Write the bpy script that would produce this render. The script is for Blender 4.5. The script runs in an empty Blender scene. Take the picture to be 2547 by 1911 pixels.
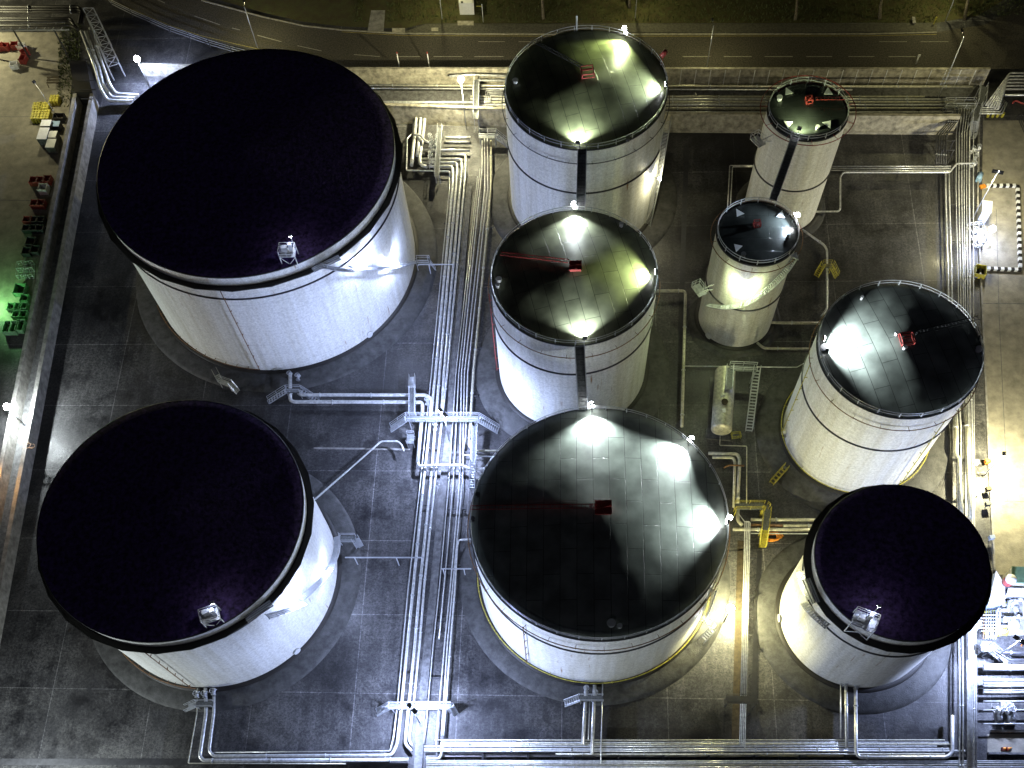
import bpy, math, random
from mathutils import Vector, Matrix
R_=math.radians
random.seed(7)
SC=bpy.context.scene
COL=SC.collection
# ---------------------------------------------------------------- camera
H0=140.0; F=2349.09; CX,CY=1273.5,1500.0
CR=Vector((0.99187,-0.11847,-0.04641)); CU=Vector((0.12723,0.92354,0.36179)); CB=Vector((0.0,-0.36475,0.93111))
cd=bpy.data.cameras.new('camera'); cam=bpy.data.objects.new('camera',cd); COL.objects.link(cam)
cd.sensor_width=36.0; cd.lens=F/2547*36; cd.shift_y=(CY-955.5)/2547; cd.clip_start=1; cd.clip_end=3000
cam.matrix_world=Matrix(((CR.x,CU.x,CB.x,0),(CR.y,CU.y,CB.y,0),(CR.z,CU.z,CB.z,H0),(0,0,0,1)))
SC.camera=cam
# ---------------------------------------------------------------- world, moon, exposure
w=bpy.data.worlds.new("World"); SC.world=w; w.use_nodes=True
nt=w.node_tree; bg=nt.nodes['Background']
sky=nt.nodes.new('ShaderNodeTexSky'); sky.sky_type='NISHITA'; sky.sun_disc=False
sky.sun_elevation=R_(35); sky.sun_rotation=R_(200)
nt.links.new(sky.outputs[0],bg.inputs[0]); bg.inputs[1].default_value=0.0005
sd=bpy.data.lights.new('moon','SUN'); sd.energy=0.05; sd.angle=R_(0.5); sd.color=(.8,.76,1)
so=bpy.data.objects.new('moon',sd); COL.objects.link(so); so.rotation_euler=(R_(55),0,R_(-20))
SC.view_settings.view_transform='Standard'; SC.view_settings.look='None'
SC.view_settings.exposure=0.55; SC.view_settings.gamma=1.0
SC.cycles.max_bounces=5; SC.cycles.diffuse_bounces=3; SC.cycles.glossy_bounces=2
SC.cycles.sample_clamp_indirect=3; SC.cycles.use_denoising=True
COOL=(.50,.61,1.0); NEUT=(.86,.95,.97); WARM=(1.0,.92,.55); YEL=(1.0,.93,.46); GREENW=(.86,1.0,.5)
# ---------------------------------------------------------------- helpers
def g(x,y,z=0.0):
    d=CR*((x-CX)/F)+CU*(-(y-CY)/F)-CB
    k=(z-H0)/d.z
    return Vector((d.x*k,d.y*k,z))
def gp(pts,z=0.0): return [g(p[0],p[1],p[2] if len(p)>2 else z) for p in pts]
def cyl_hit(cx,cy,r,x,y):
    d=CR*((x-CX)/F)+CU*(-(y-CY)/F)-CB
    a=d.x*d.x+d.y*d.y; b=-2*(d.x*cx+d.y*cy); c=cx*cx+cy*cy-r*r
    q=b*b-4*a*c
    k=(-b-math.sqrt(max(q,0)))/(2*a); p=Vector((d.x*k,d.y*k,H0+d.z*k))
    return math.atan2(p.y-cy,p.x-cx),p.z
def mat(name,col,rough=.6,metal=0.0,var=.15,scale=1.5,bump=0.0,bscale=8.0,col2=None,emit=None,es=0,coat=0):
    m=bpy.data.materials.new(name); m.use_nodes=True; n=m.node_tree; b=n.nodes['Principled BSDF']
    b.inputs['Roughness'].default_value=rough; b.inputs['Metallic'].default_value=metal
    if coat: b.inputs['Coat Weight'].default_value=coat
    geo=n.nodes.new('ShaderNodeNewGeometry')
    nz=n.nodes.new('ShaderNodeTexNoise'); nz.inputs['Scale'].default_value=scale; nz.inputs['Detail'].default_value=6; nz.inputs['Roughness'].default_value=.65
    n.links.new(geo.outputs['Position'],nz.inputs['Vector'])
    rp=n.nodes.new('ShaderNodeValToRGB'); rp.color_ramp.elements[0].position=.33; rp.color_ramp.elements[1].position=.68
    c2=col2 or tuple(c*(1-var*1.6) for c in col)
    rp.color_ramp.elements[0].color=(*c2,1); rp.color_ramp.elements[1].color=(*[min(1,c*(1+var*.5)) for c in col],1)
    n.links.new(nz.outputs['Fac'],rp.inputs['Fac']); n.links.new(rp.outputs[0],b.inputs['Base Color'])
    if bump:
        n2=n.nodes.new('ShaderNodeTexNoise'); n2.inputs['Scale'].default_value=bscale; n2.inputs['Detail'].default_value=4
        n.links.new(geo.outputs['Position'],n2.inputs['Vector'])
        bp=n.nodes.new('ShaderNodeBump'); bp.inputs['Strength'].default_value=bump; bp.inputs['Distance'].default_value=.15
        n.links.new(n2.outputs['Fac'],bp.inputs['Height']); n.links.new(bp.outputs[0],b.inputs['Normal'])
    if emit:
        b.inputs['Emission Color'].default_value=(*emit,1); b.inputs['Emission Strength'].default_value=es
    return m
class MB:
    def __init__(s): s.v=[];s.f=[];s.sm=[]
    def add(s,vs,fs,sm=False):
        o=len(s.v); s.v+=[Vector(v) for v in vs]; s.f+=[tuple(i+o for i in f) for f in fs]; s.sm+=[sm]*len(fs); return s
    def box(s,c,sx,sy,sz,rz=0.0):
        """centre of the bottom face, sizes"""
        c=Vector(c); m=Matrix.Rotation(rz,3,'Z'); vs=[]
        for z in(0,sz):
            for x,y in((-.5,-.5),(.5,-.5),(.5,.5),(-.5,.5)): vs.append(c+m@Vector((x*sx,y*sy,0))+Vector((0,0,z)))
        return s.add(vs,[(3,2,1,0),(4,5,6,7),(0,1,5,4),(1,2,6,5),(2,3,7,6),(3,0,4,7)])
    def bar(s,a,b,w,h=None,up=Vector((0,0,1))):
        """square bar from a to b"""
        a=Vector(a);b=Vector(b);h=h or w; d=(b-a)
        if d.length<1e-5: return s
        d.normalize(); x=d.cross(up)
        if x.length<1e-3: x=d.cross(Vector((0,1,0)))
        x.normalize(); y=x.cross(d); vs=[]
        for p in(a,b):
            for i,j in((-.5,-.5),(.5,-.5),(.5,.5),(-.5,.5)): vs.append(p+x*i*w+y*j*h)
        return s.add(vs,[(3,2,1,0),(4,5,6,7),(0,1,5,4),(1,2,6,5),(2,3,7,6),(3,0,4,7)])
    def tube(s,pts,r,n=8,cap=True,r2=None):
        pts=[Vector(p) for p in pts]; N=len(pts); vs=[];fs=[]
        t0=(pts[1]-pts[0]).normalized(); u=t0.cross(Vector((0,0,1)))
        if u.length<1e-2: u=t0.cross(Vector((0,1,0)))
        u.normalize()
        for i,p in enumerate(pts):
            a=(pts[i]-pts[i-1]).normalized() if i>0 else None
            b=(pts[i+1]-pts[i]).normalized() if i<N-1 else None
            t=((a or b)+(b or a)); t=t.normalized() if t.length>1e-4 else (a or b)
            u=(u-t*u.dot(t)); u=u.normalized() if u.length>1e-4 else t.orthogonal().normalized()
            v=t.cross(u); rr=r if r2 is None else r+(r2-r)*i/(N-1)
            if a and b:
                c=max(.5,math.cos(a.angle(b)/2)) if a.length and b.length else 1
            else: c=1
            for k in range(n):
                th=2*math.pi*k/n; vs.append(p+(u*math.cos(th)/1.0+v*math.sin(th))*rr)
        for i in range(N-1):
            for k in range(n):
                k2=(k+1)%n; fs.append((i*n+k,i*n+k2,(i+1)*n+k2,(i+1)*n+k))
        s.add(vs,fs,True)
        if cap:
            o=len(s.v)-len(vs); s.f.append(tuple(o+k for k in range(n))[::-1]); s.f.append(tuple(o+(N-1)*n+k for k in range(n))); s.sm+=[False,False]
        return s
    def pipe(s,pts,r,bend=None,n=8):
        """tube with rounded elbows"""
        pts=[Vector(p) for p in pts]; bend=bend or r*2.6; out=[pts[0]]
        for i in range(1,len(pts)-1):
            a,p,b=pts[i-1],pts[i],pts[i+1]; d1=(a-p);d2=(b-p); L=min(bend,d1.length*.45,d2.length*.45)
            if d1.length<1e-4 or d2.length<1e-4: continue
            d1.normalize();d2.normalize()
            if d1.dot(d2)<-.995: out.append(p); continue
            p0=p+d1*L;p1=p+d2*L
            for k in range(5):
                t=k/4; out.append(p0*(1-t)**2+p*2*t*(1-t)+p1*t*t)
        out.append(pts[-1]); return s.tube(out,r,n)
    def lathe(s,c,prof,n=96,a0=0,a1=2*math.pi,sm=True):
        """profile of (r,z) around the vertical axis at c"""
        c=Vector(c); full=abs(a1-a0-2*math.pi)<1e-6; M=n if full else n+1; vs=[];fs=[]
        for r,z in prof:
            for k in range(M):
                th=a0+(a1-a0)*k/n; vs.append(c+Vector((r*math.cos(th),r*math.sin(th),z)))
        for i in range(len(prof)-1):
            for k in range(n):
                k2=(k+1)%M; fs.append((i*M+k,i*M+k2,(i+1)*M+k2,(i+1)*M+k))
        return s.add(vs,fs,sm)
    def ringtube(s,c,R,r,a0=0,a1=2*math.pi,n=96,m=6):
        pts=[Vector((c[0]+R*math.cos(a0+(a1-a0)*k/n),c[1]+R*math.sin(a0+(a1-a0)*k/n),c[2])) for k in range(n+1)]
        return s.tube(pts,r,m)
    def poly(s,pts,h=0.0):
        """flat polygon, extruded down to h below when given"""
        n=len(pts); pts=[Vector(p) for p in pts]
        ar=sum(pts[i].x*pts[(i+1)%n].y-pts[(i+1)%n].x*pts[i].y for i in range(n))
        if ar<0: pts=pts[::-1]
        if not h: return s.add(pts,[tuple(range(n))])
        lo=[p-Vector((0,0,h)) for p in pts]
        return s.add(pts+lo,[tuple(range(n)),tuple(range(2*n-1,n-1,-1))]+[(i,n+i,n+(i+1)%n,(i+1)%n)[::1] for i in range(n)])
    def build(s,name,m,parent=None,**k):
        me=bpy.data.meshes.new(name); off=Vector((0,0,0)); p=parent
        while p is not None: off+=p.location; p=p.parent
        me.from_pydata([v-off for v in s.v],[],s.f); me.polygons.foreach_set('use_smooth',s.sm)
        me.materials.append(m); me.update()
        o=bpy.data.objects.new(name,me); COL.objects.link(o)
        if parent is not None: o.parent=parent
        tag(o,**k); return o
def tag(o,label=None,cat=None,group=None,kind=None):
    if label: o['label']=label
    if cat: o['category']=cat
    if group: o['group']=group
    if kind: o['kind']=kind
    return o
def thing(name,loc,label,cat,group=None):
    o=bpy.data.objects.new(name,None); COL.objects.link(o); o.location=Vector(loc); o.empty_display_size=.2
    return tag(o,label,cat,group)
def light(name,loc,energy,col,parent=None,kind='POINT',target=None,size=130,blend=.5,rad=.15):
    l=bpy.data.lights.new(name,kind); l.energy=energy; l.color=col; l.shadow_soft_size=rad
    o=bpy.data.objects.new(name,l); COL.objects.link(o)
    off=Vector((0,0,0)); p=parent
    while p is not None: off+=p.location; p=p.parent
    o.location=Vector(loc)-off; o.parent=parent
    if kind=='SPOT':
        l.spot_size=R_(size); l.spot_blend=blend
        d=Vector(target)-Vector(loc); o.rotation_euler=d.to_track_quat('-Z','Y').to_euler()
    return o
# ---------------------------------------------------------------- materials
def ground_mat():
    m=bpy.data.materials.new('yard_concrete'); m.use_nodes=True; n=m.node_tree; L=n.links.new; b=n.nodes['Principled BSDF']
    geo=n.nodes.new('ShaderNodeNewGeometry')
    mp=n.nodes.new('ShaderNodeMapping'); mp.inputs['Rotation'].default_value=(0,0,R_(8.5)); L(geo.outputs['Position'],mp.inputs['Vector'])
    def noise(sc,det=6,ro=.6,vec=None,stretch=None):
        t=n.nodes.new('ShaderNodeTexNoise'); t.inputs['Scale'].default_value=sc; t.inputs['Detail'].default_value=det; t.inputs['Roughness'].default_value=ro
        if stretch:
            q=n.nodes.new('ShaderNodeMapping'); q.inputs['Scale'].default_value=stretch; L(mp.outputs[0],q.inputs['Vector']); L(q.outputs[0],t.inputs['Vector'])
        else: L(mp.outputs[0],t.inputs['Vector'])
        return t.outputs['Fac']
    def ramp(f,p0,p1,c0,c1):
        r=n.nodes.new('ShaderNodeValToRGB'); e=r.color_ramp.elements; e[0].position=p0;e[1].position=p1;e[0].color=(*c0,1);e[1].color=(*c1,1); L(f,r.inputs[0]); return r.outputs[0]
    def mix(f,a,b_,mode='MIX'):
        x=n.nodes.new('ShaderNodeMix'); x.data_type='RGBA'; x.blend_type=mode
        if isinstance(f,float): x.inputs[0].default_value=f
        else: L(f,x.inputs[0])
        for i,v in((6,a),(7,b_)):
            if isinstance(v,tuple): x.inputs[i].default_value=(*v,1)
            else: L(v,x.inputs[i])
        return x.outputs[2]
    c=ramp(noise(.05,8,.6),.36,.64,(.014,.014,.016),(.105,.103,.10))
    c=mix(.75,c,ramp(noise(.9,8,.7),.3,.7,(.55,.55,.55),(1.25,1.25,1.25)),'MULTIPLY')
    c=mix(.8,c,ramp(noise(.5,4,.6,stretch=(1.6,.12,1)),.35,.7,(.62,.62,.64),(1.25,1.25,1.25)),'MULTIPLY')
    c=mix(.9,c,ramp(noise(2.4,3,.95),.38,.62,(.35,.35,.42),(1.7,1.7,1.62)),'MULTIPLY')
    br=n.nodes.new('ShaderNodeTexBrick'); br.offset=0; br.inputs['Scale'].default_value=1; br.inputs['Mortar Size'].default_value=.07
    br.inputs['Brick Width'].default_value=16; br.inputs['Row Height'].default_value=13; br.inputs['Color1'].default_value=(1,1,1,1); br.inputs['Color2'].default_value=(.72,.72,.74,1); br.inputs['Mortar'].default_value=(2.3,2.3,2.3,1)
    L(mp.outputs[0],br.inputs['Vector']); c=mix(1.0,c,br.outputs[0],'MULTIPLY')
    b2=n.nodes.new('ShaderNodeTexBrick'); b2.offset=.37; b2.inputs['Scale'].default_value=1; b2.inputs['Mortar Size'].default_value=.02; b2.inputs['Bias'].default_value=-.35
    b2.inputs['Brick Width'].default_value=6.5; b2.inputs['Row Height'].default_value=4.3; b2.inputs['Color1'].default_value=(1,1,1,1); b2.inputs['Color2'].default_value=(.66,.66,.7,1); b2.inputs['Mortar'].default_value=(.7,.7,.7,1)
    L(mp.outputs[0],b2.inputs['Vector']); c=mix(ramp(noise(.045,2,.5),.5,.56,(0,0,0),(1,1,1)),c,mix(1.0,c,b2.outputs[0],'MULTIPLY'))
    c=mix(.85,c,ramp(noise(.22,6,.75),.40,.50,(.5,.5,.52),(1.1,1.1,1.1)),'MULTIPLY')
    L(c,b.inputs['Base Color'])
    rr=n.nodes.new('ShaderNodeMapRange'); rr.inputs[1].default_value=.35; rr.inputs[2].default_value=.65; rr.inputs[3].default_value=.32; rr.inputs[4].default_value=.75; L(noise(.11,5,.6),rr.inputs[0]); L(rr.outputs[0],b.inputs['Roughness'])
    bp=n.nodes.new('ShaderNodeBump'); bp.inputs['Strength'].default_value=.5; bp.inputs['Distance'].default_value=.08; L(noise(4,3,.8),bp.inputs['Height']); L(bp.outputs[0],b.inputs['Normal'])
    return m
def roof_mat(name,base,rot,plates=True,rough=.42):
    m=bpy.data.materials.new(name); m.use_nodes=True; n=m.node_tree; L=n.links.new; b=n.nodes['Principled BSDF']
    geo=n.nodes.new('ShaderNodeNewGeometry')
    mp=n.nodes.new('ShaderNodeMapping'); mp.inputs['Rotation'].default_value=(0,0,rot); L(geo.outputs['Position'],mp.inputs['Vector'])
    nz=n.nodes.new('ShaderNodeTexNoise'); nz.inputs['Scale'].default_value=.35; nz.inputs['Detail'].default_value=7; L(mp.outputs[0],nz.inputs['Vector'])
    r=n.nodes.new('ShaderNodeValToRGB'); e=r.color_ramp.elements; e[0].position=.3;e[1].position=.7; e[0].color=(*[c*.6 for c in base],1); e[1].color=(*[c*1.3 for c in base],1)
    L(nz.outputs['Fac'],r.inputs[0])
    br=n.nodes.new('ShaderNodeTexBrick'); br.offset=.5; br.inputs['Scale'].default_value=1; br.inputs['Mortar Size'].default_value=.045; br.inputs['Mortar Smooth'].default_value=.4
    br.inputs['Brick Width'].default_value=7.2; br.inputs['Row Height'].default_value=2.3; br.inputs['Color1'].default_value=(1,1,1,1); br.inputs['Color2'].default_value=(.8,.8,.8,1); br.inputs['Mortar'].default_value=(.16,.16,.16,1)
    L(mp.outputs[0],br.inputs['Vector'])
    x=n.nodes.new('ShaderNodeMix'); x.data_type='RGBA'; x.blend_type='MULTIPLY'; x.inputs[0].default_value=1.0 if plates else .3
    L(r.outputs[0],x.inputs[6]); L(br.outputs[0],x.inputs[7]); L(x.outputs[2],b.inputs['Base Color'])
    b.inputs['Roughness'].default_value=rough
    n2=n.nodes.new('ShaderNodeTexNoise'); n2.inputs['Scale'].default_value=.17; n2.inputs['Detail'].default_value=1.0; L(mp.outputs[0],n2.inputs['Vector'])
    ad=n.nodes.new('ShaderNodeMath'); ad.operation='MULTIPLY_ADD'; ad.inputs[1].default_value=-.05; L(br.outputs['Fac'],ad.inputs[0]); L(n2.outputs['Fac'],ad.inputs[2])
    bp=n.nodes.new('ShaderNodeBump'); bp.inputs['Strength'].default_value=.5; bp.inputs['Distance'].default_value=.45; L(ad.outputs[0],bp.inputs['Height']); L(bp.outputs[0],b.inputs['Normal'])
    return m
def shell_mat():
    m=bpy.data.materials.new('white_tank_paint'); m.use_nodes=True; n=m.node_tree; L=n.links.new; b=n.nodes['Principled BSDF']
    geo=n.nodes.new('ShaderNodeNewGeometry')
    mp=n.nodes.new('ShaderNodeMapping'); mp.inputs['Scale'].default_value=(1.4,1.4,.09); L(geo.outputs['Position'],mp.inputs['Vector'])
    nz=n.nodes.new('ShaderNodeTexNoise'); nz.inputs['Scale'].default_value=.7; nz.inputs['Detail'].default_value=4; nz.inputs['Roughness'].default_value=.55; L(mp.outputs[0],nz.inputs['Vector'])
    r=n.nodes.new('ShaderNodeValToRGB'); e=r.color_ramp.elements; e[0].position=.25;e[1].position=.62; e[0].color=(.62,.61,.54,1); e[1].color=(.78,.785,.76,1)
    L(nz.outputs['Fac'],r.inputs[0])
    sp=n.nodes.new('ShaderNodeSeparateXYZ'); L(geo.outputs['Position'],sp.inputs[0])
    md=n.nodes.new('ShaderNodeMath'); md.operation='PINGPONG'; md.inputs[1].default_value=1.3; L(sp.outputs['Z'],md.inputs[0])
    lt=n.nodes.new('ShaderNodeMath'); lt.operation='LESS_THAN'; lt.inputs[1].default_value=.035; L(md.outputs[0],lt.inputs[0])
    x=n.nodes.new('ShaderNodeMix'); x.data_type='RGBA'; x.blend_type='MULTIPLY'; sc=n.nodes.new('ShaderNodeMath'); sc.operation='MULTIPLY'; sc.inputs[1].default_value=.2; L(lt.outputs[0],sc.inputs[0]); L(sc.outputs[0],x.inputs[0])
    L(r.outputs[0],x.inputs[6]); x.inputs[7].default_value=(0,0,0,1)
    # rust runs
    mp2=n.nodes.new('ShaderNodeMapping'); mp2.inputs['Scale'].default_value=(1.1,1.1,.14); mp2.inputs['Location'].default_value=(7,3,1); L(geo.outputs['Position'],mp2.inputs['Vector'])
    n3=n.nodes.new('ShaderNodeTexNoise'); n3.inputs['Scale'].default_value=1.2; n3.inputs['Detail'].default_value=2; L(mp2.outputs[0],n3.inputs['Vector'])
    r3=n.nodes.new('ShaderNodeValToRGB'); e=r3.color_ramp.elements; e[0].position=.70;e[1].position=.80; e[0].color=(0,0,0,1); e[1].color=(1,1,1,1); L(n3.outputs['Fac'],r3.inputs[0])
    y=n.nodes.new('ShaderNodeMix'); y.data_type='RGBA'; L(r3.outputs[0],y.inputs[0]); L(x.outputs[2],y.inputs[6]); y.inputs[7].default_value=(.3,.17,.07,1)
    n4=n.nodes.new('ShaderNodeTexNoise'); n4.inputs['Scale'].default_value=2.6; n4.inputs['Detail'].default_value=2; n4.inputs['Roughness'].default_value=.9; L(geo.outputs['Position'],n4.inputs['Vector'])
    r4=n.nodes.new('ShaderNodeValToRGB'); e=r4.color_ramp.elements; e[0].position=.3;e[1].position=.7; e[0].color=(.74,.74,.74,1); e[1].color=(1.12,1.12,1.12,1); L(n4.outputs['Fac'],r4.inputs[0])
    z=n.nodes.new('ShaderNodeMix'); z.data_type='RGBA'; z.blend_type='MULTIPLY'; z.inputs[0].default_value=1; L(y.outputs[2],z.inputs[6]); L(r4.outputs[0],z.inputs[7])
    L(z.outputs[2],b.inputs['Base Color']); b.inputs['Roughness'].default_value=.5
    return m
M=dict(
 yard=ground_mat(), shell=shell_mat(),
 roofD=roof_mat('green_grey_roof_plate',(.16,.18,.09),R_(84)), roofB=roof_mat('grey_roof_plate',(.20,.23,.20),R_(98)), roofC=roof_mat('dark_roof_plate',(.17,.185,.12),R_(84)),
 roofR=roof_mat('east_roof_plate',(.20,.23,.21),R_(84)), roofF=roof_mat('black_roof_plate',(.03,.034,.032),R_(10),False,.25),
 roofK=mat('tar_black_roof',(.10,.055,.22),.8,var=.55,scale=1.6,bump=.5,bscale=2,col2=(.008,.004,.02)),
 conc=mat('weathered_concrete',(.30,.29,.27),.8,var=.35,scale=.8,bump=.4,bscale=3), concd=mat('dark_damp_concrete',(.13,.13,.13),.75,var=.4,scale=1.2,bump=.5,bscale=4),
 concl=mat('pale_stained_concrete',(.42,.39,.31),.85,var=.4,scale=.9,bump=.3), pad=mat('foundation_concrete',(.062,.062,.06),.7,var=.4,scale=.8,bump=.4),
 steel=mat('galvanised_steel',(.5,.52,.55),.42,.35,var=.15), white=mat('white_pipe_cladding',(.74,.75,.75),.32,.45,var=.25,scale=2),
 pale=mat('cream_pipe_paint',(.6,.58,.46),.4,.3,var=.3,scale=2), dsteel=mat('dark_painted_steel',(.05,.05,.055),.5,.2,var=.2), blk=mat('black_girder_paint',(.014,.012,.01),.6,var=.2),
 red=mat('red_paint',(.30,.045,.04),.45,var=.25), brown=mat('rusty_brown_pipe',(.23,.12,.05),.7,var=.4,scale=3), yel=mat('yellow_paint',(.5,.44,.06),.5,var=.4,scale=3),
 asph=mat('road_asphalt',(.085,.075,.055),.85,var=.5,scale=3.5,bump=.5,bscale=9), kerb=mat('kerb_stone',(.33,.31,.25),.8,var=.3), line=mat('white_road_paint',(.42,.4,.32),.7,var=.3,scale=3), yline=mat('yellow_road_paint',(.34,.28,.07),.7,var=.35,scale=3),
 pave=mat('pavement_asphalt',(.10,.095,.07),.85,var=.35,scale=2.5,bump=.3), grass=mat('verge_grass_soil',(.05,.056,.014),.95,var=.6,scale=.6,bump=1.0,bscale=5,col2=(.05,.035,.012)),
 yardw=mat('pale_apron_concrete',(.27,.25,.2),.8,var=.25,scale=.5,bump=.25,bscale=4),
 bark=mat('grey_bark',(.13,.11,.08),.9,var=.4,scale=4,bump=.8), leaf=mat('ivy_leaf',(.06,.08,.016),.7,var=.5,scale=5), twig=mat('winter_twig',(.16,.14,.09),.85,var=.3),
 grate=mat('worn_steel_grating',(.16,.17,.17),.6,.2,var=.3,scale=4),
 mud=mat('dried_mud',(.055,.04,.02),.9,var=.4), dgreen=mat('dark_crate_plastic',(.03,.035,.04),.5,var=.3), gls=mat('blue_grey_cover',(.3,.36,.45),.4), cloth=mat('work_clothes',(.05,.05,.08),.8), skin=mat('skin',(.45,.28,.2),.6), hiv=mat('orange_workwear',(.7,.2,.03),.8),
 gpaint=mat('green_plastic',(.10,.24,.12),.6,var=.4), orange=mat('orange_plastic',(.75,.28,.03),.5,var=.3,scale=4), lblue=mat('blue_drum_paint',(.25,.4,.62),.4), wht=mat('white_sheet_metal',(.72,.73,.74),.45,.1,var=.08), grn=mat('green_corrugated_sheet',(.16,.27,.17),.5,.2,var=.2),
 lampw=mat('lamp_lens_white',(1,1,1),.3,emit=(.95,.97,1),es=60), lampc=mat('lamp_lens_cool',(1,1,1),.3,emit=(.85,.9,1),es=60),
)
# ---------------------------------------------------------------- ground
def sheet(name,pts,z,m,kind='structure',**k):
    return MB().poly(gp(pts,z)).build(name,m,kind=kind,**k)
big=MB(); big.poly([(-600,-350,0),(600,-350,0),(600,900,0),(-600,900,0)]); big.build('ground',M['yard'],kind='structure')
# ---------------------------------------------------------------- tanks
S=1.4
TK={'D':(16.52,96.61,9.68,17.0),'C':(11.18,69.43,9.06,16.98),'F':(42.20,90.57,4.71,15.14),'G':(32.57,73.67,4.55,15.08),'R':(43.14,55.27,8.34,16.43),'B':(9.68,41.34,12.92,14.23),'A':(-24.20,91.87,17.41,17.70),'L':(-33.06,47.02,13.52,16.07),'H':(37.30,32.14,8.10,15.96)}
TK={k:tuple(a*S for a in v) for k,v in TK.items()}
def az_px(k,x,y,z=None):
    X,Y,R,H=TK[k]; p=g(x,y,H if z is None else z); return math.atan2(p.y-Y,p.x-X)
def rail(mb,c,R,z,a0,a1,n,h=1.05,r=.055,pw=.12):
    for hh in(h,h*.52): mb.ringtube((c[0],c[1],z+hh),R,r,a0,a1,n=max(8,int(72*(a1-a0)/6.283)),m=5)
    for k in range(n+1):
        a=a0+(a1-a0)*k/n; p=Vector((c[0]+R*math.cos(a),c[1]+R*math.sin(a),z)); mb.bar(p,p+Vector((0,0,h+.04)),pw)
def spiral(root,k,a0,z0,a1,z1,width=.85,m='steel',off=.08,rh=1.05):
    X,Y,R,H=TK[k]; L=abs(a1-a0)*(R+.5); n=max(6,int(max(abs(z1-z0)/.24,L/.34))); tr=MB(); st=MB(); hr=MB()
    def P(t,r,dz=0): a=a0+(a1-a0)*t; return Vector((X+r*math.cos(a),Y+r*math.sin(a),z0+(z1-z0)*t+dz))
    for i in range(n):
        t=(i+.5)/n; a=a0+(a1-a0)*t; c=P(t,R+off+width/2)
        tr.box(c,width,min(.30,L/n*.8),.05,a)
    q=[P(i/n,R+off+width) for i in range(n+1)]; st.tube(q,.09,4); st.tube([P(i/n,R+off+.05) for i in range(n+1)],.07,4)
    for hh in(rh,rh*.5): hr.tube([P(i/n,R+off+width,hh) for i in range(n+1)],.035,5)
    for i in range(0,n+1,4): hr.bar(P(i/n,R+off+width),P(i/n,R+off+width,rh),.06)
    o=tr.build('staircase',M[m],root); st.build('stringer',M[m],o); hr.build('handrail',M[m],o); return o
def floodhead(root,pos,target,e,col,size=110,blend=.6,rad=.12,lens=.22,post=1.0,vis=True):
    """a small flood lamp on a short post: bracket, housing, lens, light"""
    pos=Vector(pos); d=(Vector(target)-pos).normalized(); b=MB(); b.bar(pos-Vector((0,0,post)),pos,.09)
    u=d.cross(Vector((0,0,1))).normalized(); v=u.cross(d)
    b.bar(pos-d*.32,pos-d*.02,lens*2.3,lens*1.8)
    o=b.build('floodlight',M['dsteel'],root)
    q=MB(); q.add([pos+u*lens+v*lens*.8,pos-u*lens+v*lens*.8,pos-u*lens-v*lens*.8,pos+u*lens-v*lens*.8],[(0,1,2,3)]); 
    q.bar(pos,pos+d*.06,lens*1.9,lens*1.5)
    q.build('lens',M['lampw'],o)
    light('lamp_light',pos+d*.2,e*2.6,col,o,'SPOT',target,size,blend,rad); return o
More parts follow.
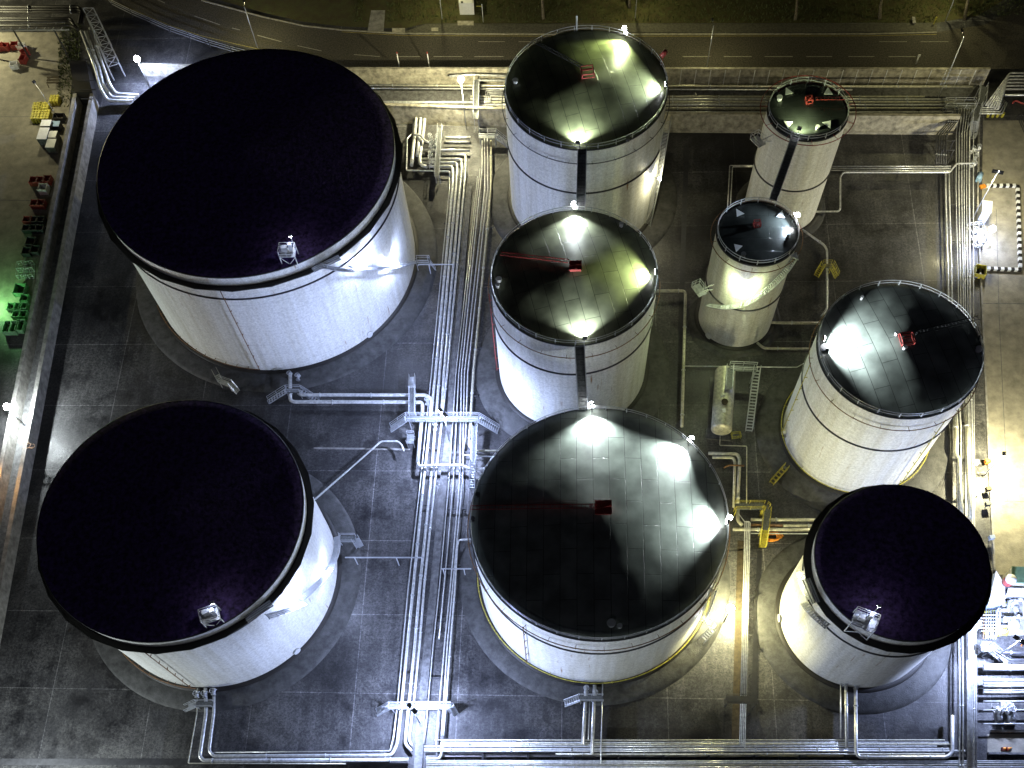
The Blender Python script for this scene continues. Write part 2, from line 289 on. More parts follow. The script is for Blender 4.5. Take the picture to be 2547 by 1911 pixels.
def tank(k,name,label,roofm,slope=.13,girder=False,band=.62,padw=3.8,padm='pad',rails=True,ringc=None,ringdz=-2.3,ringo=.55,basering=None,risers=(),octa=False):
    X,Y,R,H=TK[k]; c=(X,Y,0); r=thing(name,c,label,'storage tank','white storage tanks')
    n=128
    MB().lathe(c,[(R,.55),(R,H)],n).build('shell',M['shell'],r)
    prof=[(R+.04,H+.03),(R-.0,H+.08)]+[(R*(1-i/12),H+.08+slope*R*(i/12)) for i in range(1,12)]+[(.01,H+.08+slope*R)]
    ro=MB().lathe(c,prof,n).build('roof',roofm,r)
    MB().lathe(c,[(R+.02,H-.12),(R+.10,H-.12),(R+.10,H+.06),(R-.02,H+.10)],n).build('rim_angle',M['dsteel'],r)
    zb=H*band
    MB().lathe(c,[(R,zb-.1),(R+.2,zb-.1),(R+.2,zb+.04),(R,zb+.1)],n).build('stiffening_ring',M['dsteel'] ,r)
    po=R+padw; pn=8 if octa else n
    MB().lathe(c,[(po+.55,0),(po,.55),(R-.2,.6)],pn,sm=not octa,a0=R_(22.5) if octa else 0,a1=(R_(22.5) if octa else 0)+2*math.pi).build('foundation',M[padm],r)
    MB().lathe(c,[(R,.62),(R+.75,.62),(R+.75,.68),(R,.72)],n).build('bottom_plate_shadow',M['blk'],r)  # bottom plate, widened and blackened to paint a contact shadow round the shell
    if girder:
        zg=H-1.9; N=26
        q=MB(); q.lathe(c,[(R,zg-.12),(R+1.08,zg-.1),(R+1.12,zg+.12),(R+1.04,zg+.12),(R+1.04,zg),(R,zg)],N,sm=False); q.build('wind_girder',M['blk'],r)
    if rails:
        q=MB(); rail(q,(X,Y),R-.12,H,0,2*math.pi,max(14,int(R*2.1))); q.build('handrail',M['steel'],r)
    if ringc:
        q=MB(); q.ringtube((X,Y,H+ringdz),R+ringo,.075,n=112)
        for i in range(int(R*1.7)):
            a=2*math.pi*i/int(R*1.7); p=Vector((X+(R)*math.cos(a),Y+R*math.sin(a),H+ringdz)); e=Vector((math.cos(a),math.sin(a),0)); q.bar(p,p+e*(ringo+.15),.06)
        q.build('drench_ring',M[ringc],r)
    if basering:
        a0,a1,mc=basering; q=MB(); q.ringtube((X,Y,1.5),R+.45,.085,a0,a1,n=90)
        for i in range(12):
            a=a0+(a1-a0)*i/12; e=Vector((math.cos(a),math.sin(a),0)); p=Vector((X,Y,1.5))+e*R; q.bar(p,p+e*.6,.07)
        q.build('base_ring_pipe',M[mc],r)
    for a,z0,z1,mc in risers:
        e=Vector((math.cos(a),math.sin(a),0)); q=MB(); p=Vector((X,Y,0))+e*(R+.42); q.tube([p+Vector((0,0,z0)),p+Vector((0,0,z1))],.075,6)
        for z in range(int(z0)+1,int(z1),3): q.bar(p+Vector((0,0,z))-e*.4,p+Vector((0,0,z))+e*.1,.09)
        q.build('riser_pipe',M[mc],r)
    return r
ANG=lambda k,x,y,z=None:az_px(k,x,y,z)
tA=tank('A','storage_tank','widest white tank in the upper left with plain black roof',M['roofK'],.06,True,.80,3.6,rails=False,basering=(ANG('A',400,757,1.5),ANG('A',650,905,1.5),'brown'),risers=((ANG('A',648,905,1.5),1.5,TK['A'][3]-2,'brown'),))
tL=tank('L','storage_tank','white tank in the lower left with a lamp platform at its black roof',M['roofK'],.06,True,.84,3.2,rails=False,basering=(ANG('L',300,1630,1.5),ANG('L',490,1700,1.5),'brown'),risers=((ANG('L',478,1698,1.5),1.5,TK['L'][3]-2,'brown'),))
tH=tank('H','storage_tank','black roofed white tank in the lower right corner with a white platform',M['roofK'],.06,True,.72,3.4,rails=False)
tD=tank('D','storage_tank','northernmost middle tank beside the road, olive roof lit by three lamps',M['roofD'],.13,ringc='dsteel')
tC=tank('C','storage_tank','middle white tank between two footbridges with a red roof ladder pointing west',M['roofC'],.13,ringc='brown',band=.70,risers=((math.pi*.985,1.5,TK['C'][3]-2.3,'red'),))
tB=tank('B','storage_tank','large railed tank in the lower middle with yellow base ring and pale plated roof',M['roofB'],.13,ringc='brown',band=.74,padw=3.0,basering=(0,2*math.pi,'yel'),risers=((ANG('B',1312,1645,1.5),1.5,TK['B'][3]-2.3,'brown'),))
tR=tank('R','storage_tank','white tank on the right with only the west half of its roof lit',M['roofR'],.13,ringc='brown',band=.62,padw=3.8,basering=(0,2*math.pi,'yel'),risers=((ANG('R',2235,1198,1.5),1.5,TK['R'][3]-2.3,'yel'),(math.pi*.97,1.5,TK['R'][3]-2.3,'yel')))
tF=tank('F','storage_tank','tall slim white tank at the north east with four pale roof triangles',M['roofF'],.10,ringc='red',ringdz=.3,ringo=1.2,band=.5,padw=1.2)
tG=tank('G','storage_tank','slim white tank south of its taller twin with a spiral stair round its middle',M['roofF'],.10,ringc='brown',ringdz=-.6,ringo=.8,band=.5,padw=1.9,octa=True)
# rim lamps on the roofs
def rimlamp(root,k,x,y,e,col,h=1.0,size=120,tgt=None,zlens=.2,inner=.5):
    X,Y,R,H=TK[k]; a=ANG(k,x,y,H); p=Vector((X+(R-inner)*math.cos(a),Y+(R-inner)*math.sin(a),H+h)); t=Vector((X+R*.35*math.cos(a),Y+R*.35*math.sin(a),H+.5)) if tgt is None else tgt
    return floodhead(root,p,t,e,col,size,post=h-.1,lens=zlens*1.5)
rimlamp(tD,'D',1568,82,3380,GREENW,1.3); rimlamp(tD,'D',1660,225,2860,NEUT,1.2); rimlamp(tD,'D',1436,375,3120,NEUT,1.2)
rimlamp(tC,'C',1430,520,3380,NEUT,1.3); rimlamp(tC,'C',1635,690,3380,GREENW,1.2); rimlamp(tC,'C',1455,862,3380,NEUT,1.2)
rimlamp(tB,'B',1472,1022,5980,NEUT,1.6); rimlamp(tB,'B',1728,1097,5980,NEUT,1.6); rimlamp(tB,'B',1815,1310,5980,NEUT,1.5)
rimlamp(tR,'R',2035,865,10000,NEUT,2.2)
rimlamp(tF,'F',1985,335,1500,GREENW,1.9); rimlamp(tG,'G',1990,552,1600,(.7,.85,1.0),1.9)
# outward facing floods standing on the tank rims
def outlamp(root,k,x,y,e,col,tgt,h=1.5):
    X,Y,R,H=TK[k]; a=ANG(k,x,y,H); p=Vector((X+(R-.1)*math.cos(a),Y+(R-.1)*math.sin(a),H+h)); o=floodhead(root,p,tgt,e,col,120,.7,.15,.32,post=h-.1)
    q=MB(); q.lathe(p+Vector((0,0,.05)),[(.02,-.4),(.3,-.26),(.42,0),(.3,.26),(.02,.4)],12); q.build('lens',M['lampw'],o); return o  # this globe is glowing geometry added for the lamp's glare
outlamp(tB,'B',1817,1300,7500,YEL,g(2090,1200,6)); outlamp(tB,'B',1728,1096,2200,WARM,g(1760,760,4)); outlamp(tB,'B',1470,1018,2600,NEUT,g(1400,900,6)); outlamp(tC,'C',1427,514,3200,NEUT,g(1440,420,6)); outlamp(tG,'G',1990,553,700,COOL,g(2120,560,1),1.7); outlamp(tD,'D',1560,80,1200,COOL,g(1600,-40,0))
# ---------------------------------------------------------------- masts
def mast(name,base,top,e,col,label,cat='lamp post',group='yard floodlight masts',heads=1,tgt=None,size=150,kind='SPOT',r=.11,hh=.45,lm='lampw',e2=0,armd=None,up=False):
    base=Vector(base); top=Vector(top); o=thing(name,base,label,cat,group)
    MB().tube([base,top],r,8,r2=r*.6).build('pole',M['steel'],o)
    MB().box(base,.5,.5,.12).build('base_plate',M['dsteel'],o)
    tgt=Vector(tgt) if tgt is not None else base+Vector((0,-8,0))
    for i in range(heads):
        sgn=(i-(heads-1)/2)*1.1; d=(tgt-top); u=d.cross(Vector((0,0,1))).normalized(); p=top+u*sgn; dn=d.normalized()
        q=MB(); q.bar(top,p-dn*.1,.09) if heads>1 else q.bar(top-Vector((0,0,.1)),top+dn*.25,.1)
        q.bar(p+dn*.05,p+dn*.35,hh*1.3,hh); hd=q.build('floodlight',M['dsteel'],o)
        l=MB(); l.bar(p+dn*.35,p+dn*.42,hh*1.15,hh*.85)
        if up: l.lathe(p+dn*.2+Vector((0,0,.1)),[(.02,-.6),(.42,-.42),(.62,0),(.42,.42),(.02,.6)],14)  # glowing globe added round the head to imitate glare
        l.build('lens',M[lm],hd)
        light('lamp_light',p+dn*.7,e,col,hd,kind,p+dn*5,size,.5,.2)
    return o
def mast_px(bx,by,h,*a,**k):
    b=g(bx,by); return mast('lamp_mast',b,b+Vector((0,0,h)),*a,**k)
DOWN=lambda x,y:g(x,y)
# bx,by,height, energy, colour, label, aim
for bx,by,h,e,c,lab,hd,aim in (
 (372,216,6.5,22000,COOL,'lamp mast behind the widest tank beside the lattice pipe trestle',1,(480,330)),
 (1160,322,11.3,32000,WARM,'glaring lamp mast on the north wall left of the northernmost railed tank',1,(1130,320)),
 (62,1058,6.0,22000,NEUT,'curved lamp mast standing on the west bund wall',1,(190,1150)),
 (1118,1100,9.5,24000,COOL,'lamp mast over the stair crossing at the centre of the pipe corridor',2,(1050,1150)),
 (1045,1800,9,28000,COOL,'lamp mast at the south end of the pipe corridor',2,(1080,1770)),
 (2418,545,11,9000,WARM,'twin headed mast west of the striped barriers',2,(2440,420)),
 (2440,620,5,4500,COOL,'short mast lighting the white pump enclosure by the east pipes',1,(2440,600)),
 (2447,1185,7.5,26000,WARM,'single headed mast lighting the pale apron on the east side',1,(2510,1200)),
 (1802,1545,5.5,20000,YEL,'lamp mast at the foot of the stair east of the large lower middle tank',1,(1820,1500)),
 (2470,1640,9,30000,COOL,'mast lighting the pump skid in the south east corner',2,(2500,1600)),
 # flood masts added unseen, south of the frame, to light the tank fronts
 (60,2010,8,20000,NEUT,'added unseen flood mast south of the lower left tank',2,(500,1500)),
 (1500,2250,14,9000,NEUT,'added unseen flood mast south of the bottom pipe rack',2,(1500,1500)),
):
    b=g(bx,by); mast('lamp_mast',b,b+Vector((0,0,h)),e/hd,c,lab,heads=hd,tgt=g(*aim),kind='POINT',hh=.5 if hd==1 else .6,up=hd==1 and bx not in(1930,2447))
# ---------------------------------------------------------------- road, pavement, verge, aprons
def proj(p):
    d=p-Vector((0,0,H0)); k=-d.dot(CB); return CX+F*d.dot(CR)/k, CY-F*d.dot(CU)/k
def hfor(x,y,ytop):
    """height of an upright edge standing on ground pixel (x,y) and reaching pixel row ytop"""
    b=g(x,y); lo,hi=0,30
    for _ in range(30):
        m=(lo+hi)/2
        if proj(b+Vector((0,0,m)))[1]>ytop: lo=m
        else: hi=m
    return lo
NEDGE=[(-500,-420),(200,-130),(501,0),(655,42),(756,64),(850,74),(1000,83),(1400,85),(2160,84),(2330,80),(2450,62),(2560,0),(2700,-80)]
SEDGE=[(3000,172),(2450,172),(850,173),(740,152),(660,132),(578,113),(493,93),(424,70),(328,29),(247,-5),(150,-60),(-500,-330)]
MB().poly(gp(NEDGE,.02)+gp([(3000,-80)],.02)+gp(SEDGE,.02)).build('road',M['asph'],kind='structure')
PV=[(x,y-8) for x,y in NEDGE[6:10]]
pv=gp([(1000,82),(2330,79)],.12)+gp([(2330,58),(1060,60),(1040,66)],.12)
MB().poly(pv,.12).build('pavement',M['pave'],kind='structure')
MB().poly(gp([(1000,-500),(-900,-500),(-500,-440),(200,-150),(501,-12),(655,32),(756,55),(850,66),(1000,72),(1060,59),(2330,57),(2430,40),(2530,-20),(2700,-100),(3400,-500)],.008)).build('verge',M['grass'],kind='structure')
def strip(mb,pts,w,z,h=0.0):
    P=gp(pts,z); a=[];b=[]
    for i,p in enumerate(P):
        t=(P[min(i+1,len(P)-1)]-P[max(i-1,0)]).normalized(); n=Vector((-t.y,t.x,0)); a.append(p+n*w/2); b.append(p-n*w/2)
    for i in range(len(P)-1):
        if h: mb.poly([a[i],a[i+1],b[i+1],b[i]],h)
        else: mb.add([a[i],a[i+1],b[i+1],b[i]],[(0,3,2,1)])
    return mb
k=MB(); strip(k,NEDGE[2:10],.3,.14,.14); k.build('kerb',M['kerb'],kind='structure')
k=MB(); strip(k,[(x,y+5.5) for x,y in NEDGE[5:10]],.16,.03); strip(k,[(x+2,y-5) for x,y in SEDGE[3:10]],.16,.03)
k.build('edge_line',M['yline'],kind='structure')
k=MB()
for a,b in ((1078,1150),(1180,1252),(1698,1767),(1800,1870),(1902,1972),(2005,2070),(2110,2175),(2210,2278),(985,1045)): strip(k,[(a,141),(b,141)],.17,.03)
for a,b in (((484,40),(547,62)),((577,70),(597,75)),((640,88),(700,104)),((740,114),(800,127)),((880,136),(945,141)),((350,-20),(410,8))): strip(k,[a,b],.15,.03)
for a,b in ((2187,2256),(2290,2359),(1190,1255),(1290,1350)): strip(k,[(a,104),(b,104)],.12,.03)
k.build('lane_line',M['line'],kind='structure')
MB().poly(gp([(-300,83),(150,80),(182,172),(174,250),(165,380),(120,620),(85,800),(-300,800)],.02)).build('west_apron',M['yardw'],kind='structure')
MB().poly(gp([(2445,300),(5200,300),(5200,1430),(2478,1430),(2462,1180),(2440,700)],.02)).build('east_apron',M['yardw'],kind='structure')
k=MB(); strip(k,[(0,291),(168,290)],.12,.03); strip(k,[(0,498),(110,500)],.15,.03); strip(k,[(2445,755),(2547,756)],.15,.03); strip(k,[(2470,1247),(2547,1248)],.12,.03); strip(k,[(2505,1247),(2500,1100),(2485,780)],.1,.03); strip(k,[(2485,780),(2478,520)],.1,.03)
k.build('apron_joint',M['concd'],kind='structure')
# paved drive and small slabs north of the road
MB().poly(gp([(923,26),(958,26),(954,78),(914,78)],.03)).build('drive',M['conc'],kind='structure')
for i,(a,b,c,d,lab) in enumerate(((975,70,1007,82,'square manhole slab west of the other two on the road verge'),(1073,69,1090,77,'smallest manhole slab in the middle of the verge'),(1138,52,1178,63,'widest pale manhole slab below the metal kiosk'))):
    MB().poly(gp([(a,b),(c,b),(c,d),(a,d)],.16),.16).build('manhole_slab',M['concl'],label=lab,cat='slab',group='slabs on the road verge')
# drains, gutters and walking paths in the yard
def gutter(pts,w,m='dsteel',z=.035,name='drain'):
    q=MB(); strip(q,pts,w,z); return q.build(name,M[m],kind='structure')
gutter([(1708,366),(1690,900)],.9); gutter([(1843,1345),(1829,1840)],1.1,'mud'); gutter([(1890,1370),(1872,1800)],.8)
gutter([(530,962),(522,1020)],.45); gutter([(0,1895),(1000,1895)],1.0); gutter([(1690,1380),(2040,1352)],.3); gutter([(780,1115),(1020,1118)],.35,'conc')
tr=MB(); strip(tr,[(1166,462),(1128,900),(1120,1050),(1103,1200),(1079,1460),(1064,1600),(1048,1780),(1036,1960)],1.25,.5,.5)
tr.build('path',M['concd'],kind='structure')
# ---------------------------------------------------------------- walls
def wall(label,pts,h,th,m,cat='wall',name='retaining_wall',side=1,group=None,cope=True):
    """upright wall, its visible foot along pts, thickness on the far side"""
    P=gp(pts); r=thing(name,P[0],label,cat,group); q=MB(); cp=MB(); hs=h if isinstance(h,(list,tuple)) else [h]*len(P)
    O=[]
    for i,p in enumerate(P):
        t=(P[min(i+1,len(P)-1)]-P[max(i-1,0)]).normalized(); O.append(p+Vector((-t.y,t.x,0))*th*side)
    Z=lambda v,z:v+Vector((0,0,z))
    for i in range(len(P)-1):
        a,b,c,d=P[i],P[i+1],O[i+1],O[i]; ha,hb=hs[i],hs[i+1]
        q.add([a,b,c,d,Z(a,ha),Z(b,hb),Z(c,hb),Z(d,ha)],[(0,1,5,4),(2,3,7,6),(4,5,6,7),(1,2,6,5),(3,0,4,7)])
        if cope:
            t=(b-a).normalized(); n=Vector((-t.y,t.x,0))*side*.06
            cp.add([Z(a-n,ha+.004),Z(b-n,hb+.004),Z(c+n,hb+.004),Z(d+n,ha+.004),Z(a-n,ha+.13),Z(b-n,hb+.13),Z(c+n,hb+.13),Z(d+n,ha+.13)],[(0,1,5,4),(2,3,7,6),(4,5,6,7),(1,2,6,5),(3,0,4,7)])
    q.build('wall_face',M[m],r)
    if cope: cp.build('coping',M[m],r)
    return r
hN=hfor(2000,212,174); hB=hfor(2000,335,290)
wN=wall('long panelled north wall beside the road with white joints',[(820,209),(1500,210),(2445,212)],hN,.35,'concl')
for x in list(range(1690,2440,36)): 
    b=g(x,212)+Vector((0,-.06,0)); q=MB(); q.bar(b,b+Vector((0,0,hN)),.12); q.build('joint_post',M['wht'],wN)
wB=wall('inner north bund wall with pale weathered face',[(385,300),(960,307),(1650,330),(2368,336)],hB,.5,'concl',cope=True)
hW=2.7
wall('inner west bund wall beside the tanks',[(247,262),(0,1607),(-40,1830)],hW,.6,'conc',side=-1)
wall('outer west bund wall beside the crates',[(206,262),(88,871),(-40,1520)],hW,.6,'conc',side=-1)
wall('low kerb wall along the east pipe rack',[(2436,300),(2432,500),(2440,700),(2462,1180),(2474,1420)],.45,.3,'conc',side=-1,cope=False)
wall('pale wall piece behind the widest tank',[(362,190),(560,194)],2.6,.4,'concl')
wall('low kerb under the south pipe rack',[(1060,1884),(2400,1884)],.5,.35,'conc',cope=False)
# dark covered chamber at the head of the west walls
r=thing('pit_cover',g(205,250),'dark steel covered chamber at the north end of the west walls','chamber')
q=MB(); q.poly([p+Vector((0,0,3.2)) for p in gp([(190,185),(232,185),(246,262),(204,262)])],3.2); q.build('cover_box',M['blk'],r)
q=MB()
for t in(.2,.5,.8): q.bar(g(190+14*t,185+77*t,3.24),g(232+14*t,185+77*t,3.24),.12)
q.build('cover_rib',M['dsteel'],r)
# floor trench between the two west walls
MB().poly(gp([(206,262),(240,262),(8,1500),(-60,1860),(-120,1860),(88,871)],.05)).build('trench_floor',M['concd'],kind='structure')
MB().poly(gp([(820,214),(2430,214),(2360,300),(1650,297),(960,276),(820,270)],.05)).build('pipeway_floor',M['concd'],kind='structure')
# ---------------------------------------------------------------- pipes
ORD=['first','second','third','fourth','fifth','sixth','seventh','eighth','ninth','tenth','eleventh','twelfth']
def pipe(label,pts,r,z=.9,m='white',group='yard pipes',sup=0,flange=True,n=8):
    P=gp(pts,z); o=thing('pipe',P[0],label,'pipe',group)
    MB().pipe(P,r,n=n).build('pipe_run',M[m],o)
    q=MB(); L=0; ok=False; step=9.0; nxt=4.0
    for a,b in zip(P,P[1:]):
        d=(b-a).length
        if d<.01: continue
        while nxt<L+d:
            c=a.lerp(b,(nxt-L)/d); t=(b-a).normalized(); 
            if abs(t.z)<.5 and (nxt-L)>1 and (L+d-nxt)>1: (MB().tube([c-t*.09,c+t*.09],r*1.35,8).build('flange',M['steel'],o) if flange and r>.12 else None)
            nxt+=step
        L+=d
    return o
def support(pts,z,label,legs=2,w=.16,m='dsteel',group='pipe supports'):
    """a beam under a pipe bundle between two ground points, on legs"""
    a,b=gp(pts,0); o=thing('pipe_support',a,label,'pipe support',group)
    q=MB(); A=a+Vector((0,0,z));B=b+Vector((0,0,z)); q.bar(A,B,w*1.4,w)
    q.build('beam',M[m],o)
    for i in range(legs):
        p=a.lerp(b,(i+.15)/(legs-.7) if legs>1 else .5); MB().bar(p,p+Vector((0,0,z-w/2-.003)),w).build('leg',M[m],o)
    return o
GC='pipes of the central corridor'
for i,(r,pts) in enumerate((
 (.09,[(1118,432),(1118,470),(1073,930),(1045.7,1200),(1015.7,1460),(1002.7,1600),(990,1740),(979,1832),(970,1868),(522,1872)]),
 (.25,[(1066,414),(1125,414),(1127,430),(1125.5,470),(1083,930),(1053.5,1200),(1028,1460),(1013.7,1600),(1000,1740),(988,1850),(975,1879),(531,1881),(520,1868),(532,1772),(532,1712)]),
 (.25,[(1045,405),(1136,405),(1137,425),(1134.5,470),(1093,930),(1071,1200),(1044,1460),(1032,1600),(1018,1740),(1007,1850),(1024,1869)]),
 (.25,[(1045,396),(1147,396),(1149,420),(1144.5,470),(1104,930),(1100,1000),(1096,1042)]),
 (.2,[(1100,386),(1158,386),(1159,420),(1154.5,470),(1112,930),(1082,1200),(1055,1460),(1044,1600),(1030,1740),(1017,1842),(1026,1857)]))):
    pipe(['thin westernmost pipe of the central corridor','thick outer corridor pipe that turns to the lower left tank','thick corridor pipe next to the outer thick one','thick corridor pipe ending at the centre stair crossing','corridor pipe nearest the concrete path on its west side'][i],pts,r,.95,group=GC)
for i,(r,pts) in enumerate((
 (.08,[(1188,440),(1134,930),(1116.5,1200),(1093,1460),(1078,1600),(1060,1800),(1054,1850)]),
 (.09,[(1194,420),(1141,930),(1127.5,1200),(1110,1400),(1092,1590)]),
 (.11,[(1199,350),(1199,420),(1148,930),(1143,1200),(1120,1460),(1106,1600),(1085,1842),(1086,1880)]),
 (.11,[(1205,345),(1206,470),(1155,930),(1150,1200),(1126,1460),(1113,1600),(1098,1830)]),
 (.11,[(1212,345),(1213,470),(1163,930),(1158,1090),(1150,1132),(1240,1137)]),
 (.2,[(1221,350),(1221,470),(1177,930),(1166,1110),(1180,1122),(1262,1122)]))):
    pipe(['thin pipe hugging the east side of the corridor path','slim second pipe east of the corridor path','third pipe east of the corridor path, running to the south rack','fourth pipe east of the corridor path','fifth pipe east of the path, turning to the big railed tank','thick easternmost corridor pipe turning to the big railed tank'][i],pts,r,.9,'white' if i!=5 else 'pale',group=GC)
pipe('short tank pipe joining the east corridor bundle',[(1172,1342),(1141,1343),(1137,1360),(1132,1460),(1120.6,1600),(1103,1830)],.16,.9,group=GC)
pipe('upper crossing pipe from the first corridor pipe over the path',[(1040,1150),(1041,1160),(1090,1158),(1151,1158),(1167,1167),(1245,1167)],.26,1.7,group=GC)
pipe('upper of two thick pipes east of the widest tank base',[(742,978),(748,983),(1060,983),(1073,992),(1070,1040)],.30,1.5,group='pipes from the widest tank')
pipe('lower of two thick pipes east of the widest tank base',[(722,930),(722,995),(730,1000),(1050,1001),(1051,1015),(1047,1060),(1039,1150)],.32,1.5,group='pipes from the widest tank')
pipe('angled pipe climbing from the lower left tank to the corridor',[(783,1243),(948,1098),(990,1098),(1000,1108),(1004,1123)],.15,1.8,group='pipes from the widest tank')
pipe('middle bottom pipe from the lower left tank',[(511,1712),(513,1774),(497,1882),(506,1892),(1016,1890)],.30,.9,group='pipes from the lower left tank')
pipe('thin outermost pipe from the lower left tank',[(491,1712),(490,1774),(468,1899),(860,1900)],.1,.9,'pale',group='pipes from the lower left tank')
for i in range(9):
    y=560+i*150 if i<3 else 560+i*140; t=(y-470)/460; xa=1112-(y-470)*.098; xb=1225-(y-470)*.0975
    support([(xa,y),(xa+44,y)],.55,'sleeper under the west corridor pipes, %s from the north'%ORD[i],2)
    support([(xb-38,y+10),(xb+14,y+10)],.6,'sleeper under the east corridor pipes, %s from the north'%ORD[i],2,.13)
# overhead cross bars with slanting struts
def gallows(pts,z,label,struts=((.2,),(.8,))):
    a,b=gp(pts,z); o=thing('pipe_bracket',Vector((a.x,a.y,0)),label,'pipe bracket','overhead pipe brackets')
    MB().bar(a,b,.16).build('beam',M['steel'],o)
    for s in struts:
        p=a.lerp(b,s[0]); MB().bar(p-Vector((0,0,.09)),Vector((p.x,p.y,0)),.14).build('leg',M['steel'],o)
gallows([(858,1387),(1054,1387)],3.2,'long thin beam from the lower left tank over the corridor',((.12,),(.65,),(.97,)))
gallows([(1098,1415),(1172,1415)],3.0,'short beam carrying the east corridor pipes beside the big railed tank',((.05,),(.75,)))
gallows([(1040,658),(1130,658)],3.0,'beam from the widest tank landing over the corridor',((.3,),(.95,)))
# north manifold
GN='pipes of the north manifold'
for lab,pts,r,z in (
 ('lowest of three thick pipes emerging behind the widest tank',[(820,269),(1031,269),(1036,285),(1031,340),(1026,385),(1024,412)],.33,1.4),
 ('middle of three thick pipes emerging behind the widest tank',[(820,262),(1041,262),(1048,276),(1042,345),(1038,388)],.33,1.4),
 ('upper thin pipe emerging behind the widest tank',[(820,254),(1180,255)],.22,1.8),
 ('bent thick pipe beside the valve cluster',[(1060,258),(1056,300),(1050,350),(1044,395),(1046,410),(1062,416)],.33,1.3),
 ('thin pipe framing the west side of the manifold',[(1030,272),(1027,330),(1013,345),(1011,424),(1118,426),(1119,440)],.13,1.0),
 ('topmost horizontal manifold pipe east of the walkway',[(1108,343),(1170,343)],.3,1.0),
 ('second horizontal manifold pipe east of the walkway',[(1108,354),(1168,354)],.22,1.0),
 ('third horizontal manifold pipe east of the walkway',[(1045,374),(1168,374)],.26,1.0),
 ('curved riser pipe over the vertical manifold pipes',[(1030,336),(1046,336),(1056,350),(1066,354)],.22,2.2)):
    pipe(lab,pts,r,z,group=GN)
def valve(x,y,z,label,s=1.0,rot=0.0,m='steel'):
    c=g(x,y,z); o=thing('valve',Vector((c.x,c.y,z-.4)),label,'valve','pipe valves')
    q=MB(); d=Vector((math.cos(rot),math.sin(rot),0))*.45*s; q.tube([c-d,c-d*.35,c,c+d*.35,c+d],.22*s,8); q.tube([c-d,c-d*.75],.36*s,8); q.tube([c+d*.75,c+d],.36*s,8); q.tube([c,c+Vector((0,0,.75*s))],.10*s,6); q.build('valve_body',M[m],o)
    w=MB(); w.ringtube((c.x,c.y,c.z+.8*s),.36*s,.05*s,n=14,m=5)
    for a in(0,1.57): e=Vector((math.cos(a),math.sin(a),0))*.34*s; t=Vector((c.x,c.y,c.z+.8*s)); w.bar(t-e,t+e,.05*s)
    w.build('handwheel',M['red'] if s>1.45 else M['steel'],o); return o
names=iter(('beside','behind','above','below','left of','right of','under','near'))
vi=0
for yy in(343,354,366,374,386,396,405,415):
    for xx,s in((1070,1.0),(1086,.9)):
        valve(xx+((vi*7)%5),yy,1.0,'valve in the north manifold, %s row from the north, %s of its row'%(ORD[vi//2],'west' if vi%2==0 else 'east'),s,R_(-8)); vi+=1
for x,y,lab in((1480,1725,'larger valve on the south side of the big railed tank'),(1458,1715,'smaller valve on the south side of the big railed tank'),(532,1722,'eastern valve below the lower left tank'),(511,1728,'middle valve below the lower left tank'),(491,1728,'western valve below the lower left tank'),(722,935,'western flanged valve below the widest tank'),(742,940,'eastern flanged valve below the widest tank'),(1063,1000,'valve at the centre crossing west of the mast'),(1083,1062,'valve just south of the centre crossing'),(2100,1700,'valve below the black roofed lower right tank'),(2128,1706,'second valve below the black roofed lower right tank')):
    valve(x,y,1.1,lab,1.1,R_(80))
pipe('bright upper pipe frame by the glaring north mast',[(1118,190),(1170,186),(1262,189)],.2,3.6,group=GN)
pipe('bright lower pipe frame by the glaring north mast',[(1178,236),(1178,200),(1262,201)],.2,3.2,group=GN)
for i in range(4): pipe('%s nested small pipe west of the northernmost railed tank'%ORD[i],[(1206+i*4,256),(1208+i*4,226+i*4),(1262,226+i*4)],.09,2.0,group=GN)
# pipeway between the two north walls
GP='long pipes in the north pipeway'
for i,(y,r,z,x0,x1) in enumerate(((215,.2,2.4,600,2420),(223,.14,2.0,860,2120),(240,.16,1.6,1170,2300),(247,.2,1.4,1170,2360),(254,.2,1.4,1170,2375),(261,.2,1.4,1180,2365),(269,.2,1.4,1180,2350),(279,.12,1.8,1180,2370))):
    pipe('%s long pipe from the road side in the north pipeway'%ORD[i],[(x0,y-(3 if x0<1000 else 0)),(x1,y+1)],r,z,'white' if i%2 else 'pale',group=GP)
for i in range(13):
    x=1180+i*92; support([(x-3,242),(x+1,284)],1.05,'sleeper across the north pipeway, %s from the west'%(ORD+['thirteenth'])[i],2,.14)
# lines east and south east of the tall slim tank
for i,y in enumerate((414,419,424)): pipe('%s of the thin pipes crossing the north east compound'%ORD[i],[(2060,y),(2365,y)],.1,1.4,group='thin north east pipes')
pipe('bright stepped pipe crossing the north east compound',[(2030,527),(2086,526),(2090,520),(2090,440),(2098,429),(2362,429),(2380,407),(2432,406)],.17,1.4,group='thin north east pipes')
for x in(2120,2180,2240,2300,2350): support([(x,412),(x-6,436)],1.1,'bracket under the north east pipes, at column %s'%ORD[(x-2120)//55],2,.12)
pipe('pipe from the slim tanks past the yellow stile',[(1996,572),(2050,610),(2057,622),(2057,768),(2043,788)],.2,.6,group='pipes around the slim tanks')
pipe('upper thick pipe from the slim tank to the east tank',[(1912,803),(2046,804)],.26,.7,'pale',group='pipes around the slim tanks')
pipe('lower thick pipe from the slim tank to the east tank',[(1883,853),(1900,867),(2030,869)],.24,.7,'pale',group='pipes around the slim tanks')
pipe('outer pipe of the loop west of the slim tanks',[(1872,412),(1815,412),(1810,515)],.09,.8,group='pipes around the slim tanks')
pipe('inner pipe of the loop west of the slim tanks',[(1872,415),(1822,415),(1817,510)],.09,.8,group='pipes around the slim tanks')
pipe('vertical pale pipe east of the middle tank',[(1632,724),(1704,724),(1705,740),(1696,1062)],.26,1.2,'pale',group='pipes around the slim tanks')
